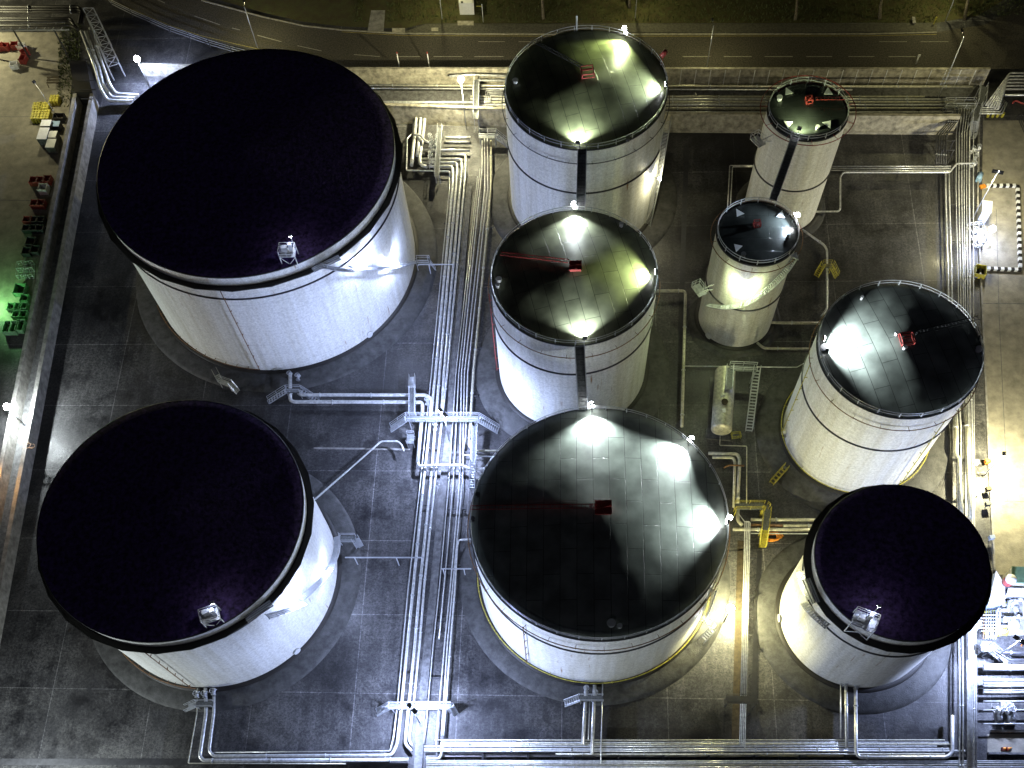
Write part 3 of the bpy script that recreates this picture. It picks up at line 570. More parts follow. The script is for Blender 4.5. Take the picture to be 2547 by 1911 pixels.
pipe('very thin line north of the white horizontal vessel',[(1700,911),(1982,914),(2003,902)],.09,.7,group='pipes around the slim tanks')
# pipes north east of the big railed tank
pipe('outer bent pipe north east of the big railed tank',[(1762,1128),(1834,1130),(1840,1142),(1834,1260)],.3,1.0,'pale',group='pipes east of the big railed tank')
pipe('inner bent pipe north east of the big railed tank',[(1772,1138),(1824,1139),(1828,1150),(1825,1262)],.24,1.0,'pale',group='pipes east of the big railed tank')
pipe('thin drain line from the white horizontal vessel',[(1791.6,1084),(1790,1108),(1857.6,1110),(1857,1262)],.09,.6,'pale',group='pipes east of the big railed tank')
pipe('rusty brown pipe over the two bent pipes',[(1801,1164),(1812,1157),(1851,1159)],.16,1.8,'brown',group='pipes east of the big railed tank')
pipe('riser pipe bending under the yellow walkway',[(1835,1262),(1835,1296),(1846,1307)],.3,1.0,'pale',group='pipes east of the big railed tank')
pipe('northern of three thick pipes to the lower right tank',[(1868,1293),(2070,1294)],.3,1.0,'pale',group='pipes to the lower right tank')
pipe('brown and middle one of three pipes to the lower right tank',[(1868,1306),(1946,1308)],.26,1.0,'brown',group='pipes to the lower right tank')
pipe('cream middle continuation pipe to the lower right tank',[(1948,1308),(2060,1309)],.28,1.0,'pale',group='pipes to the lower right tank')
pipe('southern of three thick pipes to the lower right tank',[(1823,1317),(2050,1318)],.3,1.0,'pale',group='pipes to the lower right tank')
pipe('thin pipe south of the three thick ones',[(1868,1327),(2040,1328)],.1,.8,group='pipes to the lower right tank')
for i in range(4):
    pipe('%s from the west of four slim parallel pipes east of the big railed tank'%ORD[i],[(1853+4.2*i-(16 if i==0 else 6),1297 if i else 1278),(1853+4.2*i,1299),(1840+4.2*i,1850+i*4)],.075,1.9,group='four slim pipes')
for i in range(5): support([(1848-i*2.5,1400+i*95),(1872-i*2.5,1400+i*95)],1.75,'trestle under the four slim pipes, %s from the north'%ORD[i],2,.12)
# south rack
GS='pipes of the south rack'
for i,(y,r,x0,x1,m) in enumerate(((1841,0.091,1082,2350,'pale'),(1847,0.091,1100,2360,'white'),(1851.5,0.140,1100,2372,'pale'),(1856.5,0.112,1055,2330,'white'),(1863,0.140,1055,2365,'white'),(1868,0.168,1055,2400,'white'),(1876,0.140,1382,2350,'pale'),(1893.5,0.112,1060,2600,'white'),(1898,0.112,1060,2600,'white'),(1903,0.084,1060,2600,'pale'),(1909,0.140,1060,2600,'white'))):
    pipe('%s pipe from the north in the long south rack'%ORD[i],[(x0,y),(x1,y)],r,1.1,m,group=GS)
pipe('short stub pipe at the west end of the south rack',[(1060,1888),(1092,1888),(1098,1878),(1099,1846)],.22,1.1,group=GS)
for i in range(12):
    x=1090+i*112; support([(x,1836),(x-1,1910)],.75,'cross beam under the south rack, %s from the west'%ORD[i],3,.18)
for lab,pts,r in (('western thick pipe from the big railed tank to the south rack',[(1458,1708),(1456,1745),(1450,1851)],.27),('eastern thick pipe from the big railed tank to the south rack',[(1479,1705),(1477,1760),(1472,1875)],.27),('thin pipe between the two thick ones to the south rack',[(1467,1745),(1463,1842)],.1),('thin easternmost drop line to the south rack',[(1499,1700),(1494,1900)],.09),
  ('western pipe from the lower right tank to the south rack',[(2104,1690),(2106,1860)],.25),('eastern pipe from the lower right tank bending along the rack',[(2128,1692),(2129,1872),(2138,1884),(2355,1884),(2369,1872),(2369,1780)],.27),('thin line left of the lower right tank outlet pipes',[(2091,1700),(2091,1836)],.1)):
    pipe(lab,pts,r,1.3,group=GS)
# east pipe rack
GE='pipes of the east rack'
X0=[2352,2361,2378,2385,2392,2398,2404,2411,2421]; X1=[2383,2391,2402,2405,2408,2411,2414,2419,2424]
for i,(a,b) in enumerate(zip(X0,X1)):
    top=[(a+8,262),(a+6,292),(a+1,330)] if i>1 else [(a,432)]
    pipe('%s pipe from the west in the east rack'%ORD[i],top+[(a,470),(a*.7+b*.3,800),(b-1,1060),(b,1290),(b+3,1640),(b+5,1960)],(.14,.14,.07,.09,.09,.07,.07,.13,.09)[i],1.3,'white',group=GE)
pipe('thick cranked pipe beside the east tank',[(2376,1012),(2377,1128),(2386,1143),(2392,1290)],.3,1.5,'pale',group=GE)
pipe('thick straight pipe beside the cranked one at the east tank',[(2402,1008),(2414,1290)],.26,1.5,'pale',group=GE)
for i in range(14):
    y=340+i*90; a=X0[0]+(X1[0]-X0[0])*(y-340)/950-3; b=X0[-1]+(X1[-1]-X0[-1])*(y-340)/950+4
    support([(a,y),(b,y)],1.0,'sleeper under the east rack, %s from the north'%(ORD+['thirteenth','fourteenth'])[i],3,.14)
for i in range(5):
    pipe('%s from the west of five dark pipes bending down in the north east corner'%ORD[i],[(2375+5*i,268),(2370+5*i,290),(2329+6*i,336),(2329+6*i,408)],.13,3.4,'dsteel',group='five bent corner pipes')
for y in(384,407): support([(2326,y),(2360,y)],3.2,'high trestle under the five bent pipes, %s one'%('northern' if y==384 else 'southern'),2,.15)
for i in range(7):
    pipe('%s from the west of seven slanting pipes in the north east corner'%ORD[i],[(2620,182+i*8),(2512+i*1.5-i*4,182+i*8),(2452+i*6,262+i*2)] if i<6 else [(2620,236),(2500,237)],.17,2.2,group='slanting corner pipes')
for i in range(4): pipe('%s looping pipe under the slanting ones'%ORD[i],[(2432,268+i*5),(2478+i*5,268+i*5),(2496+i*3,248+i*3)],.13,1.5,group='looping corner pipes')
# crossings: deck, stairs, handrails
def stairs(mb,rl,top,foot,w,rail=True):
    top=Vector(top);foot=Vector(foot); n=max(3,int((top.z-foot.z)/.24)); d=foot-top; h=Vector((d.x,d.y,0)).normalized(); s=Vector((-h.y,h.x,0))
    for e in(-1,1): mb.bar(top+s*e*w/2,foot+s*e*w/2,.07,.2)
    for i in range(n):
        c=top.lerp(foot,(i+.6)/n); mb.bar(c-s*(w/2-.04),c+s*(w/2-.04),.24,.05,)
    if rail:
        for e in(-1,1):
            for hh in(1.05,.55): rl.bar(top+s*e*w/2+Vector((0,0,hh)),foot+s*e*w/2+Vector((0,0,hh)),.06)
            for t in(0,.5,1): p=top.lerp(foot,t)+s*e*w/2; rl.bar(p,p+Vector((0,0,1.05)),.06)
def crossing(label,pts,z,w,m='steel',foot0=None,foot1=None,cat='walkway',name='step_over',group='stair crossings over the pipes',legs=True,gapl=None):
    P=[Vector((p.x,p.y,z)) for p in gp(pts,z)]; o=thing(name,Vector((P[0].x,P[0].y,0)),label,cat,group)
    dk=MB(); rl=MB(); stt=MB()
    for a,b in zip(P,P[1:]):
        t=(b-a).normalized(); s=Vector((-t.y,t.x,0)); dk.poly([a+s*w/2,b+s*w/2,b-s*w/2,a-s*w/2],.08)
        n=max(1,int((b-a).length/1.6))
        for e in(-1,1):
            for hh in(1.05,.55): rl.bar(a+s*e*w/2+Vector((0,0,hh)),b+s*e*w/2+Vector((0,0,hh)),.06)
            for i in range(n+1): p=a.lerp(b,i/n)+s*e*w/2; rl.bar(p,p+Vector((0,0,1.05)),.07)
        for i in (0,1):
            for e in(-1,1): p=a.lerp(b,.05+.9*i)+s*e*w*.42; (MB().bar(Vector((p.x,p.y,0)),p-Vector((0,0,.09)),.11).build('leg',M[m],o) if legs else None)
    for f,e in((foot0,P[0]),(foot1,P[-1])):
        if f: stt=MB(); stairs(stt,rl,e,g(*f,0),w); stt.build('stair_flight',M[m],o)
    dk.build('deck',M['grate' if m in('steel','yel') else m],o); rl.build('handrail',M[m],o)
    return o
crossing('broad stair crossing at the centre of the pipe corridor',[(1010,1042),(1190,1042)],2.6,1.2,foot0=(972,1068),foot1=(1240,1072))
crossing('short north-south deck joining the centre crossing from the north',[(1026,965),(1026,1034)],2.6,1.0,foot0=(1026,938))
crossing('steep stair with narrow deck beside the big railed tank',[(1181,1060),(1178,1150)],2.6,.9,foot1=(1174,1215))
crossing('small cage platform west of the corridor',[(1012,1092),(1030,1092)],1.6,1.8,foot1=None)
crossing('stair crossing at the south end of the pipe corridor',[(968,1758),(1122,1758)],2.4,.9,foot0=(938,1775),foot1=(1134,1778))
crossing('step over east of the north manifold',[(1192,338),(1234,338)],2.4,1.2,foot1=(1270,366))
crossing('narrow grated walkway through the north manifold',[(1095,318),(1087,440)],2.2,.9)
crossing('small arched yellow step over beside the slim tanks',[(2046,662),(2068,662)],1.6,.9,'yel',foot0=(2030,688),foot1=(2081,690))
crossing('yellow angled walkway on the east side of the big railed tank',[(1828,1260),(1902,1260),(1908,1266),(1902,1318)],2.8,1.1,'yel',foot1=(1896,1362))
crossing('dark step over across the four slim pipes',[(1806,1740),(1884,1742)],2.6,1.2,'dsteel')
crossing('grey stile at the foot of the widest tank over two thick pipes',[(712,972),(748,972)],1.9,.9,foot0=(668,1000),foot1=(792,1000))
crossing('folded dark stile west of the valves at the widest tank',[(548,948),(575,958)],1.5,.9,'pale',foot0=(536,925),foot1=(592,976))
crossing('step over south of the lower left tank',[(488,1752),(530,1752)],1.8,.9,foot0=(462,1764))
crossing('platform with stair over pipes south of the big railed tank',[(1442,1738),(1500,1738)],1.8,.9,foot0=(1404,1752))
crossing('yellow step with open treads at the east tank foundation',[(1952,1166),(1956,1162)],1.2,.8,'yel',foot0=(1918,1204),name='steps',cat='steps',group=None)
crossing('bright landing beside the stair of the widest tank',[(1036,652),(1068,652)],2.2,1.2,foot1=(1080,668))
crossing('landing beside the stair of the lower left tank',[(846,1342),(884,1342)],1.8,1.2,foot1=(896,1362))
crossing('long stepped walkway down the north east corner',[(2432,262),(2424,300)],2.8,1.2,foot1=(2418,346))
crossing('railed deck over the pipes in the north east corner',[(2350,262),(2425,262)],2.8,1.5)
crossing('upper railed deck beside the north wall',[(2445,215),(2440,258)],3.0,1.3)
crossing('long stair crossing in the south east plant',[(2440,1612),(2460,1612)],2.6,1.2,foot1=(2505,1650))
crossing('south pad stair beside the lamp lit ground of the big railed tank',[(1768,1560),(1772,1566)],1.8,1.0,foot1=(1742,1600))

crossing('white railed catwalk crossing the north pipeway near the glaring mast',[(1186,198),(1184,296)],3.4,1.0)
# ---------------------------------------------------------------- tank fittings
SL={k:(.06 if k in'ALH' else .10 if k in 'FG' else .13) for k in TK}
def roofz(k,x,y):
    X,Y,R,H=TK[k]; r=math.hypot(x-X,y-Y); return H+.08+SL[k]*(R-r)
def roofp(k,px,py,dz=0.0):
    z=TK[k][3]
    for _ in range(6): p=g(px,py,z); z=roofz(k,p.x,p.y)
    return p+Vector((0,0,z-p.z+dz))
def sph(k,x,y,off=.5): X,Y,R,H=TK[k]; return cyl_hit(X,Y,R+off,x,y)
def roof_ladder(root,k,c,e,m='red'):
    a=roofp(k,*c,.9); b=roofp(k,*e,.9); s=Vector((-(b-a).y,(b-a).x,0)).normalized()*.3
    q=MB(); q.bar(a+s,b+s,.09); q.bar(a-s,b-s,.09); n=int((b-a).length/.6)
    for i in range(n): t=a.lerp(b,(i+.5)/n); q.bar(t-s,t+s,.06)
    q.build('roof_ladder',M[m],root)
def centre_box(root,k,c,w=1.7,m='red',open_=False):
    p=roofp(k,*c); q=MB()
    if open_:
        for hh in(.15,.8): 
            pts=[p+Vector((x*w/2,y*w/2,hh)) for x,y in((-1,-1),(1,-1),(1,1),(-1,1))]
            for i in range(4): q.bar(pts[i],pts[(i+1)%4],.12); q.bar(p+(pts[i]-p)*1.0-Vector((0,0,.1)),Vector((pts[i].x,pts[i].y,p.z+.85)),.12)
        for t in(-.5,0,.5): q.bar(p+Vector((-w/2,t*w,.8)),p+Vector((w/2,t*w,.8)),.1)
    else:
        q.box(p,w,w*.9,.5,R_(-8)); q.box(p+Vector((0,0,.5)),w*1.12,w*1.02,.08,R_(-8)); q.bar(p+Vector((0,-w*.5,.62)),p+Vector((0,w*.5,.62)),.1); q.bar(p+Vector((-w*.5,0,.62)),p+Vector((w*.5,0,.62)),.1)
    q.build('centre_box',M[m],root)
def hatch(root,k,px,py,r=.5,m='wht'):
    p=roofp(k,px,py); q=MB(); q.tube([p,p+Vector((0,0,.55))],r*.8,14); q.tube([p+Vector((0,0,.55)),p+Vector((0,0,.63))],r,14); q.build('roof_hatch',M[m],root)
centre_box(tD,'D',(1461,185),2.0,'red',True); roof_ladder(tD,'D',(1448,178),(1325,112),'dsteel'); hatch(tD,'D',1282,207); hatch(tD,'D',1562,350,.4,'dsteel')
centre_box(tC,'C',(1431,666)); roof_ladder(tC,'C',(1415,660),(1245,641)); hatch(tC,'C',1241,700,.45); hatch(tC,'C',1238,715,.35); hatch(tC,'C',1545,563,.35)
centre_box(tB,'B',(1500,1266),2.1); roof_ladder(tB,'B',(1484,1266),(1172,1270)); hatch(tB,'B',1520,1553,.6,'steel'); hatch(tB,'B',1541,1560,.35,'steel'); hatch(tB,'B',1470,1262,.3); hatch(tB,'B',1189,1234,.35,'dsteel'); hatch(tB,'B',1176,1294,.35,'dsteel')
centre_box(tR,'R',(2254,848),1.8,'red',True); hatch(tR,'R',2228,834,.3); hatch(tR,'R',2249,869,.3); hatch(tR,'R',2048,868,.55); hatch(tR,'R',2432,873,.5); hatch(tR,'R',2142,745,.25); roof_ladder(tR,'R',(2270,838),(2430,800),'dsteel')
centre_box(tF,'F',(2011,254),1.0,'red',True); roof_ladder(tF,'F',(2025,257),(2098,256)); hatch(tF,'F',1938,249,.5); hatch(tF,'F',2032,322,.35)
centre_box(tG,'G',(1882,562),.9,'red',True); hatch(tG,'G',1848,638,.4,'dsteel'); hatch(tG,'G',1960,588,.3,'steel')
def tri(root,k,cx,cy,s,rot):
    p=roofp(k,cx,cy,.25); q=MB(); v=[p+Vector((math.cos(rot+a)*s*w_,math.sin(rot+a)*s*w_,0)) for a,w_ in((R_(90),1.15),(R_(215),.95),(R_(325),.95))]; q.poly(v,.05)
    q.bar(p-Vector((0,0,.05)),p-Vector((0,0,.3)),.08); q.build('roof_triangle',M['wht'],root)
for x,y,r in((1960,232,.15),(2059,232,-.2),(1960,311,2.9),(2058,311,3.3)): tri(tF,'F',x,y,.95,r)
for x,y,r in((1838,533,.3),(1942,538,-.4),(1834,618,2.7),(1976,640,3.6)): tri(tG,'G',x,y,.85,r)
# pink float board on the northernmost railed tank
X,Y,R,H=TK['D']; a=ANG('D',1648,158); p=Vector((X+(R+.3)*math.cos(a),Y+(R+.3)*math.sin(a),H))
q=MB(); q.bar(p-Vector((0,0,1)),p+Vector((0,0,1.7)),.09); q.tube([p+Vector((-.3,-.2,1.5)),p+Vector((.6,.4,2.0))],.42,12); q.build('red_drum',M['red'],tD)
a=ANG('D',1433,70); p=Vector((X+R*math.cos(a),Y+R*math.sin(a),H)); q=MB(); q.bar(p-Vector((0,0,.5)),p+Vector((0,0,2.8)),.3); q.build('vent_post',M['steel'],tD)
# stairs round the shells
def spir(root,k,p0,p1,w_=1.0,m='steel',off=.1,zadd=0):
    a0,z0=sph(k,*p0); a1,z1=sph(k,*p1)
    while a1-a0>math.pi: a1-=2*math.pi
    while a1-a0<-math.pi: a1+=2*math.pi
    return spiral(root,k,a0,max(z0,.4),a1,min(z1,TK[k][3]+.3),w_,m,off)
spir(tA,'A',(1030,652),(868,664)); spir(tA,'A',(866,664),(790,650),1.0,'steel',1.2)
spir(tL,'L',(855,1372),(745,1490)); spir(tL,'L',(742,1491),(650,1520),1.0,'steel',1.2)
spir(tG,'G',(1762,757),(1846,757)); spir(tG,'G',(1850,756),(1975,640)); 
spir(tD,'D',(1609,560),(1658,300),1.1); spir(tB,'B',(1745,1545),(1790,1420))
spir(tH,'H',(1992,1420),(2018,1490)); spir(tH,'H',(2020,1492),(2075,1545),1.0,'steel',1.2)
def cage(root,name,c,sx,sy,z0,z1,m='steel',rz=0.0,legs=True,deckm=None):
    c=Vector(c); mm=Matrix.Rotation(rz,3,'Z'); V=lambda x,y,z: Vector((c.x,c.y,0))+mm@Vector((x*sx/2,y*sy/2,0))+Vector((0,0,z))
    q=MB(); q.box((c.x,c.y,z1-.08),sx,sy,.08,rz)
    for hh in(.55,1.1):
        pts=[V(x,y,z1+hh) for x,y in((-1,-1),(1,-1),(1,1),(-1,1))]
        for i in range(4): q.bar(pts[i],pts[(i+1)%4],.06)
    for x,y in((-1,-1),(1,-1),(1,1),(-1,1),(0,-1),(0,1),(-1,0),(1,0)): q.bar(V(x,y,z1),V(x,y,z1+1.1),.06)
    if legs:
        for x,y in((-1,-1),(1,-1),(1,1),(-1,1)): q.bar(V(x,y,z0),V(x,y,z1-.09),.12)
        q.bar(V(-1,-1,z0),V(1,-1,z1-.1),.08); q.bar(V(1,-1,z0),V(-1,-1,z1-.1),.08)
    return q.build(name,M[m],root)
def plat(root,k,px,py,sx,sy,dz,e,rz=0,tgt=None,m='wht'):
    X,Y,R,H=TK[k]; p=g(px,py,H+dz); o=cage(root,'roof_platform',p,sx,sy,H-1.5,H+dz,m,rz)
    q=MB(); q.box(p+Vector((-.4,.3,0)),.9,.6,1.0,rz); q.box(p+Vector((.6,.2,0)),.5,.5,1.5,rz); q.build('control_box',M['wht'],o)
    h=p+Vector((0,0,2.6)); b=MB(); b.bar(p+Vector((sx*.45,sy*.4,0)),h+Vector((sx*.45,sy*.4,0)),.1); b.box(h+Vector((sx*.45,sy*.4,-.05)),.5,.35,.18); lo=b.build('floodlight',M['steel'],root)
    q=MB(); q.box(h+Vector((sx*.45,sy*.4,-.14)),.44,.3,.08); q.build('lens',M['lampw'],lo)
    light('lamp_light',h+Vector((sx*.45,sy*.4,-.4)),e,COOL,lo,'SPOT',p+Vector((0,0,0)),80,.6,.1)
    return o
plat(tA,'A',716,628,2.4,1.8,1.6,320,R_(-8)); plat(tL,'L',524,1532,2.4,1.8,1.4,320,R_(12)); plat(tH,'H',2150,1545,3.0,2.2,1.3,520,R_(-32))
def girdeck(root,k,x0,y0,x1,y1):
    X,Y,R,H=TK[k]; z=H-1.42; a,b=g(x0,y0,z),g(x1,y1,z); q=MB(); t=(b-a).normalized(); s=Vector((-t.y,t.x,0))
    for i in range(4): q.bar(a+s*(i*.3-.45),b+s*(i*.3-.45),.22,.04)
    q.build('grating_panel',M['steel'],root)
girdeck(tA,'A',778,672,845,640); girdeck(tL,'L',612,1542,676,1500)
girdeck(tH,'H',2005,1440,2030,1500)
def walllamp(root,k,px,py,e,col=NEUT,off=1.6):
    a,z=sph(k,px,py,off); X,Y,R,H=TK[k]; z=min(z,H-2.6); u=Vector((math.cos(a),math.sin(a),0)); p=Vector((X,Y,0))+u*(R+off)+Vector((0,0,z))
    b=MB(); b.bar(p-u*(off-.05)-Vector((0,0,.3)),p,.1); b.box(p-Vector((0,0,.05)),.55,.4,.18,a); o=b.build('wall_lamp',M['steel'],root)
    q=MB(); q.box(p-Vector((0,0,.16)),.5,.36,.1,a); q.box(p+Vector((0,0,.14)),.4,.3,.12,a); q.build('lens',M['lampc'],o)
    light('lamp_light',p-Vector((0,0,.35))+u*.1,e,col,o,'POINT',rad=.12)
walllamp(tA,'A',905,655,3500,COOL); walllamp(tA,'A',988,655,3000,COOL); walllamp(tL,'L',822,1418,1800,COOL); walllamp(tL,'L',742,1478,2000,COOL)
walllamp(tG,'G',1846,722,2600,GREENW,1.5); walllamp(tH,'H',2004,1402,1300,YEL); walllamp(tD,'D',1641,445,1500,WARM); walllamp(tB,'B',1762,1548,600,YEL)
# side platform of the tall slim tank and of its twin
for root,k,px,py,dz in((tF,'F',1886,352,-1.2),(tG,'G',1739,722,-8.0)):
    X,Y,R,H=TK[k]; z=H+dz; p=g(px,py,z); a=math.atan2(p.y-Y,p.x-X); cage(root,'side_platform',p,1.5,2.4,z,z,'wht' if k=='F' else 'steel',a,legs=False)
    q=MB(); e=Vector((math.cos(a),math.sin(a),0)); q.bar(Vector((X,Y,z-.15))+e*R,p-Vector((0,0,.15)),.12); q.bar(Vector((X,Y,z-1.5))+e*R,p-Vector((0,0,.15)),.1); q.build('bracket',M['steel'],root)
# manways and nozzles at the shell foot
for root,k,px,py in((tA,'A',923,848),(tL,'L',745,1628),(tG,'G',1763,840),(tH,'H',1938,1545),(tR,'R',1946,1085)):
    a,z=sph(k,px,py,0); X,Y,R,H=TK[k]; u=Vector((math.cos(a),math.sin(a),0)); c=Vector((X,Y,0))+u*R+Vector((0,0,max(z,1.3)))
    MB().tube([c-u*.1,c+u*.28],.5,16).tube([c+u*.28,c+u*.36],.62,16).build('manway',M['wht'],root)
# footbridges between tank rims
def bridge(label,k0,p0,k1,p1,w_=1.35,m='grate'):
    a=g(*p0,TK[k0][3]); b=g(*p1,TK[k1][3]); a.z+=.55; b.z+=.55; o=thing('footbridge',a,label,'footbridge','footbridges between tank roofs')
    t=(b-a).normalized(); s=Vector((-t.y,t.x,0)).normalized(); dk=MB(); dk.add([a+s*w_/2,b+s*w_/2,b-s*w_/2,a-s*w_/2,a+s*w_/2-Vector((0,0,.1)),b+s*w_/2-Vector((0,0,.1)),b-s*w_/2-Vector((0,0,.1)),a-s*w_/2-Vector((0,0,.1))],[(3,2,1,0),(4,5,6,7),(0,1,5,4),(2,3,7,6),(1,2,6,5),(3,0,4,7)])
    dk.build('deck',M[m],o); n=int((b-a).length/1.4)
    for e in(-1,1):
        q=MB(); q.bar(a+s*e*w_/2,b+s*e*w_/2,.14,.3)
        for hh in(.55,1.1): q.bar(a+s*e*w_/2+Vector((0,0,hh)),b+s*e*w_/2+Vector((0,0,hh)),.07)
        for i in range(n+1): c=a.lerp(b,i/n)+s*e*w_/2; q.bar(c,c+Vector((0,0,1.1)),.07)
        for i in range(n): c=a.lerp(b,i/n)+s*e*w_/2; d=a.lerp(b,(i+1)/n)+s*e*w_/2; q.bar(c,d+Vector((0,0,.55)) if i%2 else d+Vector((0,0,.3)),.05)
        q.build('handrail',M['steel'],o)
    q=MB()
    for i in range(n*2): c=a.lerp(b,(i+.5)/(2*n))+Vector((0,0,.02)); q.bar(c-s*w_*.45,c+s*w_*.45,.05,.03)
    q.build('grating',M['dsteel'],o); return o
bridge('footbridge from the northernmost railed tank to the middle tank','D',(1448,377),'C',(1444,530))
bridge('footbridge from the middle tank to the large railed tank below it','C',(1441,868),'B',(1450,1024))
bridge('slanting footbridge between the two slim tanks','F',(1976,348),'G',(1921,505),1.2)
# ---------------------------------------------------------------- horizontal vessel with its gantry
c0=g(1794.6,1068,2.7); c1=g(1803.5,926,2.7); o=thing('horizontal_vessel',(c0.x,c0.y,0),'white horizontal cylinder tank lying between the slim twin and the big railed tank','vessel')
t=(c1-c0).normalized(); q=MB(); rv=1.72
ring=[]; 
pts=[c0-t*.0,c1]
q.tube(pts,rv,36,cap=False)
for c,d in((c0,-1),(c1,1)):
    u=t.cross(Vector((0,0,1))).normalized(); v=Vector((0,0,1)); vs=[];N=36
    for j in range(6):
        ph=math.pi/2*j/5; 
        for i in range(N): th=2*math.pi*i/N; vs.append(c+(u*math.cos(th)+v*math.sin(th))*rv*math.cos(ph)+t*d*.55*math.sin(ph))
    fs=[(j*N+i,j*N+(i+1)%N,(j+1)*N+(i+1)%N,(j+1)*N+i) for j in range(5) for i in range(N)]
    q.add(vs,fs,True)
q.build('vessel_body',M['pale'],o)
for tt in(.18,.8):
    c=c0.lerp(c1,tt); MB().box((c.x,c.y,.3),2.6,.5,1.6,math.atan2(t.y,t.x)-math.pi/2).build('saddle',M['conc'],o)
MB().box(((c0.x+c1.x)/2,(c0.y+c1.y)/2,0),4.4,(c1-c0).length+1,.3,math.atan2(t.y,t.x)-math.pi/2).build('plinth',M['concd'],o)
p=c0.lerp(c1,.36)+Vector((0,0,rv)); MB().tube([p-Vector((0,0,.1)),p+Vector((0,0,.3))],.45,16).tube([p+Vector((0,0,.3)),p+Vector((0,0,.38))],.55,16).build('manway',M['mud'],o)
p=c0.lerp(c1,.22)+Vector((0,0,rv)); MB().box(p-Vector((0,0,.1)),.5,.7,.25).build('lifting_lug',M['wht'],o)
crossing('grey gantry with long stair beside the white horizontal vessel',[(1812,968),(1815,915),(1882,918)],4.9,1.1,foot1=(1862,1074))
valve(1798,985,5.0,'small valve on top of the white horizontal vessel',.7)
# yellow guard frame
def frame(label,px,py,w_,d_,h,m='yel',name='guard_frame',cat='guard rail',rz=0):
    p=g(px,py); o=thing(name,p,label,cat); q=MB(); mm=Matrix.Rotation(rz,3,'Z')
    V=lambda x,y,z: p+mm@Vector((x*w_/2,y*d_/2,z))
    for hh in(h*.5,h):
        for i in range(4):
            s=((-1,-1),(1,-1),(1,1),(-1,1)); q.bar(V(*s[i],hh),V(*s[(i+1)%4],hh),.09)
    q.build('rail',M[m],o); 
    for x,y in((-1,-1),(1,-1),(1,1),(-1,1)): MB().bar(V(x,y,0),V(x,y,h),.09).build('post',M[m],o)
    return o
frame('small yellow guard frame beside the horizontal vessel end',1829,1088,1.5,.9,1.0)
# heap of orange hose
random.seed(3); q=MB(); c=g(1918,1338)
for i in range(16):
    a0=random.uniform(0,6.3); pts=[]; 
    for j in range(14): a=a0+j*.5; r=.5+.5*random.random(); pts.append(c+Vector((math.cos(a)*r*1.9+random.uniform(-.2,.2),math.sin(a)*r*.8,.08+.03*i+random.uniform(0,.08))))
    q.tube(pts,.07,5)
q.build('hose_heap',M['orange'],label='orange heap of hose beside the yellow angled walkway',cat='hose')
# ---------------------------------------------------------------- west yard goods
def V3(px,py,z=0): return g(px,py,z)
def crate(label,px,py,sx,sy,h,m,rz=R_(-8),group=None,slats=True,name='crate',cat='crate',lid=None,z=0.0):
    p=g(px,py); p.z=z; o=thing(name,p,label,cat,group); mm=Matrix.Rotation(rz,3,'Z'); V=lambda x,y,zz: p+mm@Vector((x*sx/2,y*sy/2,zz))
    q=MB(); th=.06
    for s in(-1,1):
        q.box(V(s,0,.12),th,sy,h-.12,rz); q.box(V(0,s,.12),sx-th,th,h-.12,rz)
    q.build('side_wall',M[m],o); q=MB(); q.box(V(0,0,.1),sx-.14,sy-.14,.06,rz); 
    for s in(-.8,0,.8): q.box(V(s,0,0),.1,sy*.98,.1,rz)
    q.build('pallet_base',M['mud'],o); 
    if slats:
        for s in(-1,1):
            for u in(-1,1): MB().bar(V(s*1.03,u*1.03,0),V(s*1.03,u*1.03,h+.12),.1).build('corner_post',M[m],o)
    if lid: MB().box(V(0,0,h),sx*1.03,sy*1.03,.08,rz).build('lid',M[lid],o)
    return o
def drums(label,px,py,nx,ny,m,group,r=.3,h=.95,rz=R_(-8)):
    p=g(px,py); o=thing('cylinder_pallet',p,label,'pallet of cylinders',group); mm=Matrix.Rotation(rz,3,'Z')
    q=MB(); q.box(p,nx*r*2.2,ny*r*2.2,.14,rz); q.build('pallet_base',M['mud'],o)
    for i in range(nx):
        for j in range(ny):
            c=p+mm@Vector(((i-(nx-1)/2)*r*2.15,(j-(ny-1)/2)*r*2.15,.145)); MB().tube([c,c+Vector((0,0,h)),c+Vector((0,0,h+.12)),c+Vector((0,0,h+.3))],r,10).build('gas_cylinder',M[m],o)
G1='red and white crates in a ring'
for i,(x,y,rz,m) in enumerate(((18,124,-.3,'red'),(42,121,-.1,'red'),(58,124,-.3,'wht'),(66,138,.5,'red'),(62,155,1.3,'red'),(40,170,.1,'wht'),(4,125,.3,'red'))):
    crate(['red crate second from the left edge in the north west ring','red crate at the top of the north west ring','white crate at the upper bend of the north west ring','red crate at the outer bend of the north west ring','red crate at the lower bend of the north west ring','white crate closing the lower side of the north west ring','red crate at the left edge in the north west ring'][i],x,y,1.5,1.2,1.2,m,rz,G1)
p0=g(136,207); o=thing('trestle_table',p0,'low slatted trestle bench on the pale west apron','bench'); q=MB()
for i in range(3): q.box(p0+Vector((0,-.8+.75*i,.75)),2.6,.45,.08,R_(-8))
q.build('slat_top',M['mud'],o)
for s in(-1,1): MB().bar(p0+Vector((s*1.1,-1.2,0)),p0+Vector((s*1.1,-1.0,.75)),.1).bar(p0+Vector((s*1.1,1.2,0)),p0+Vector((s*1.1,1.0,.75)),.1).bar(p0+Vector((s*1.1,-1,.72)),p0+Vector((s*1.1,1,.72)),.08).build('leg_frame',M['mud'],o)
G2='pallets of yellow gas cylinders'
for i,(x,y,nx,ny) in enumerate(((100,276,3,3),(118,276,3,3),(96,298,3,4),(120,298,3,4),(142,258,3,3))):
    drums(['north west pallet of yellow cylinders','north middle pallet of yellow cylinders','south west pallet of yellow cylinders','south middle pallet of yellow cylinders','pallet of yellow cylinders standing apart to the east'][i],x,y,nx,ny,'yel',G2)
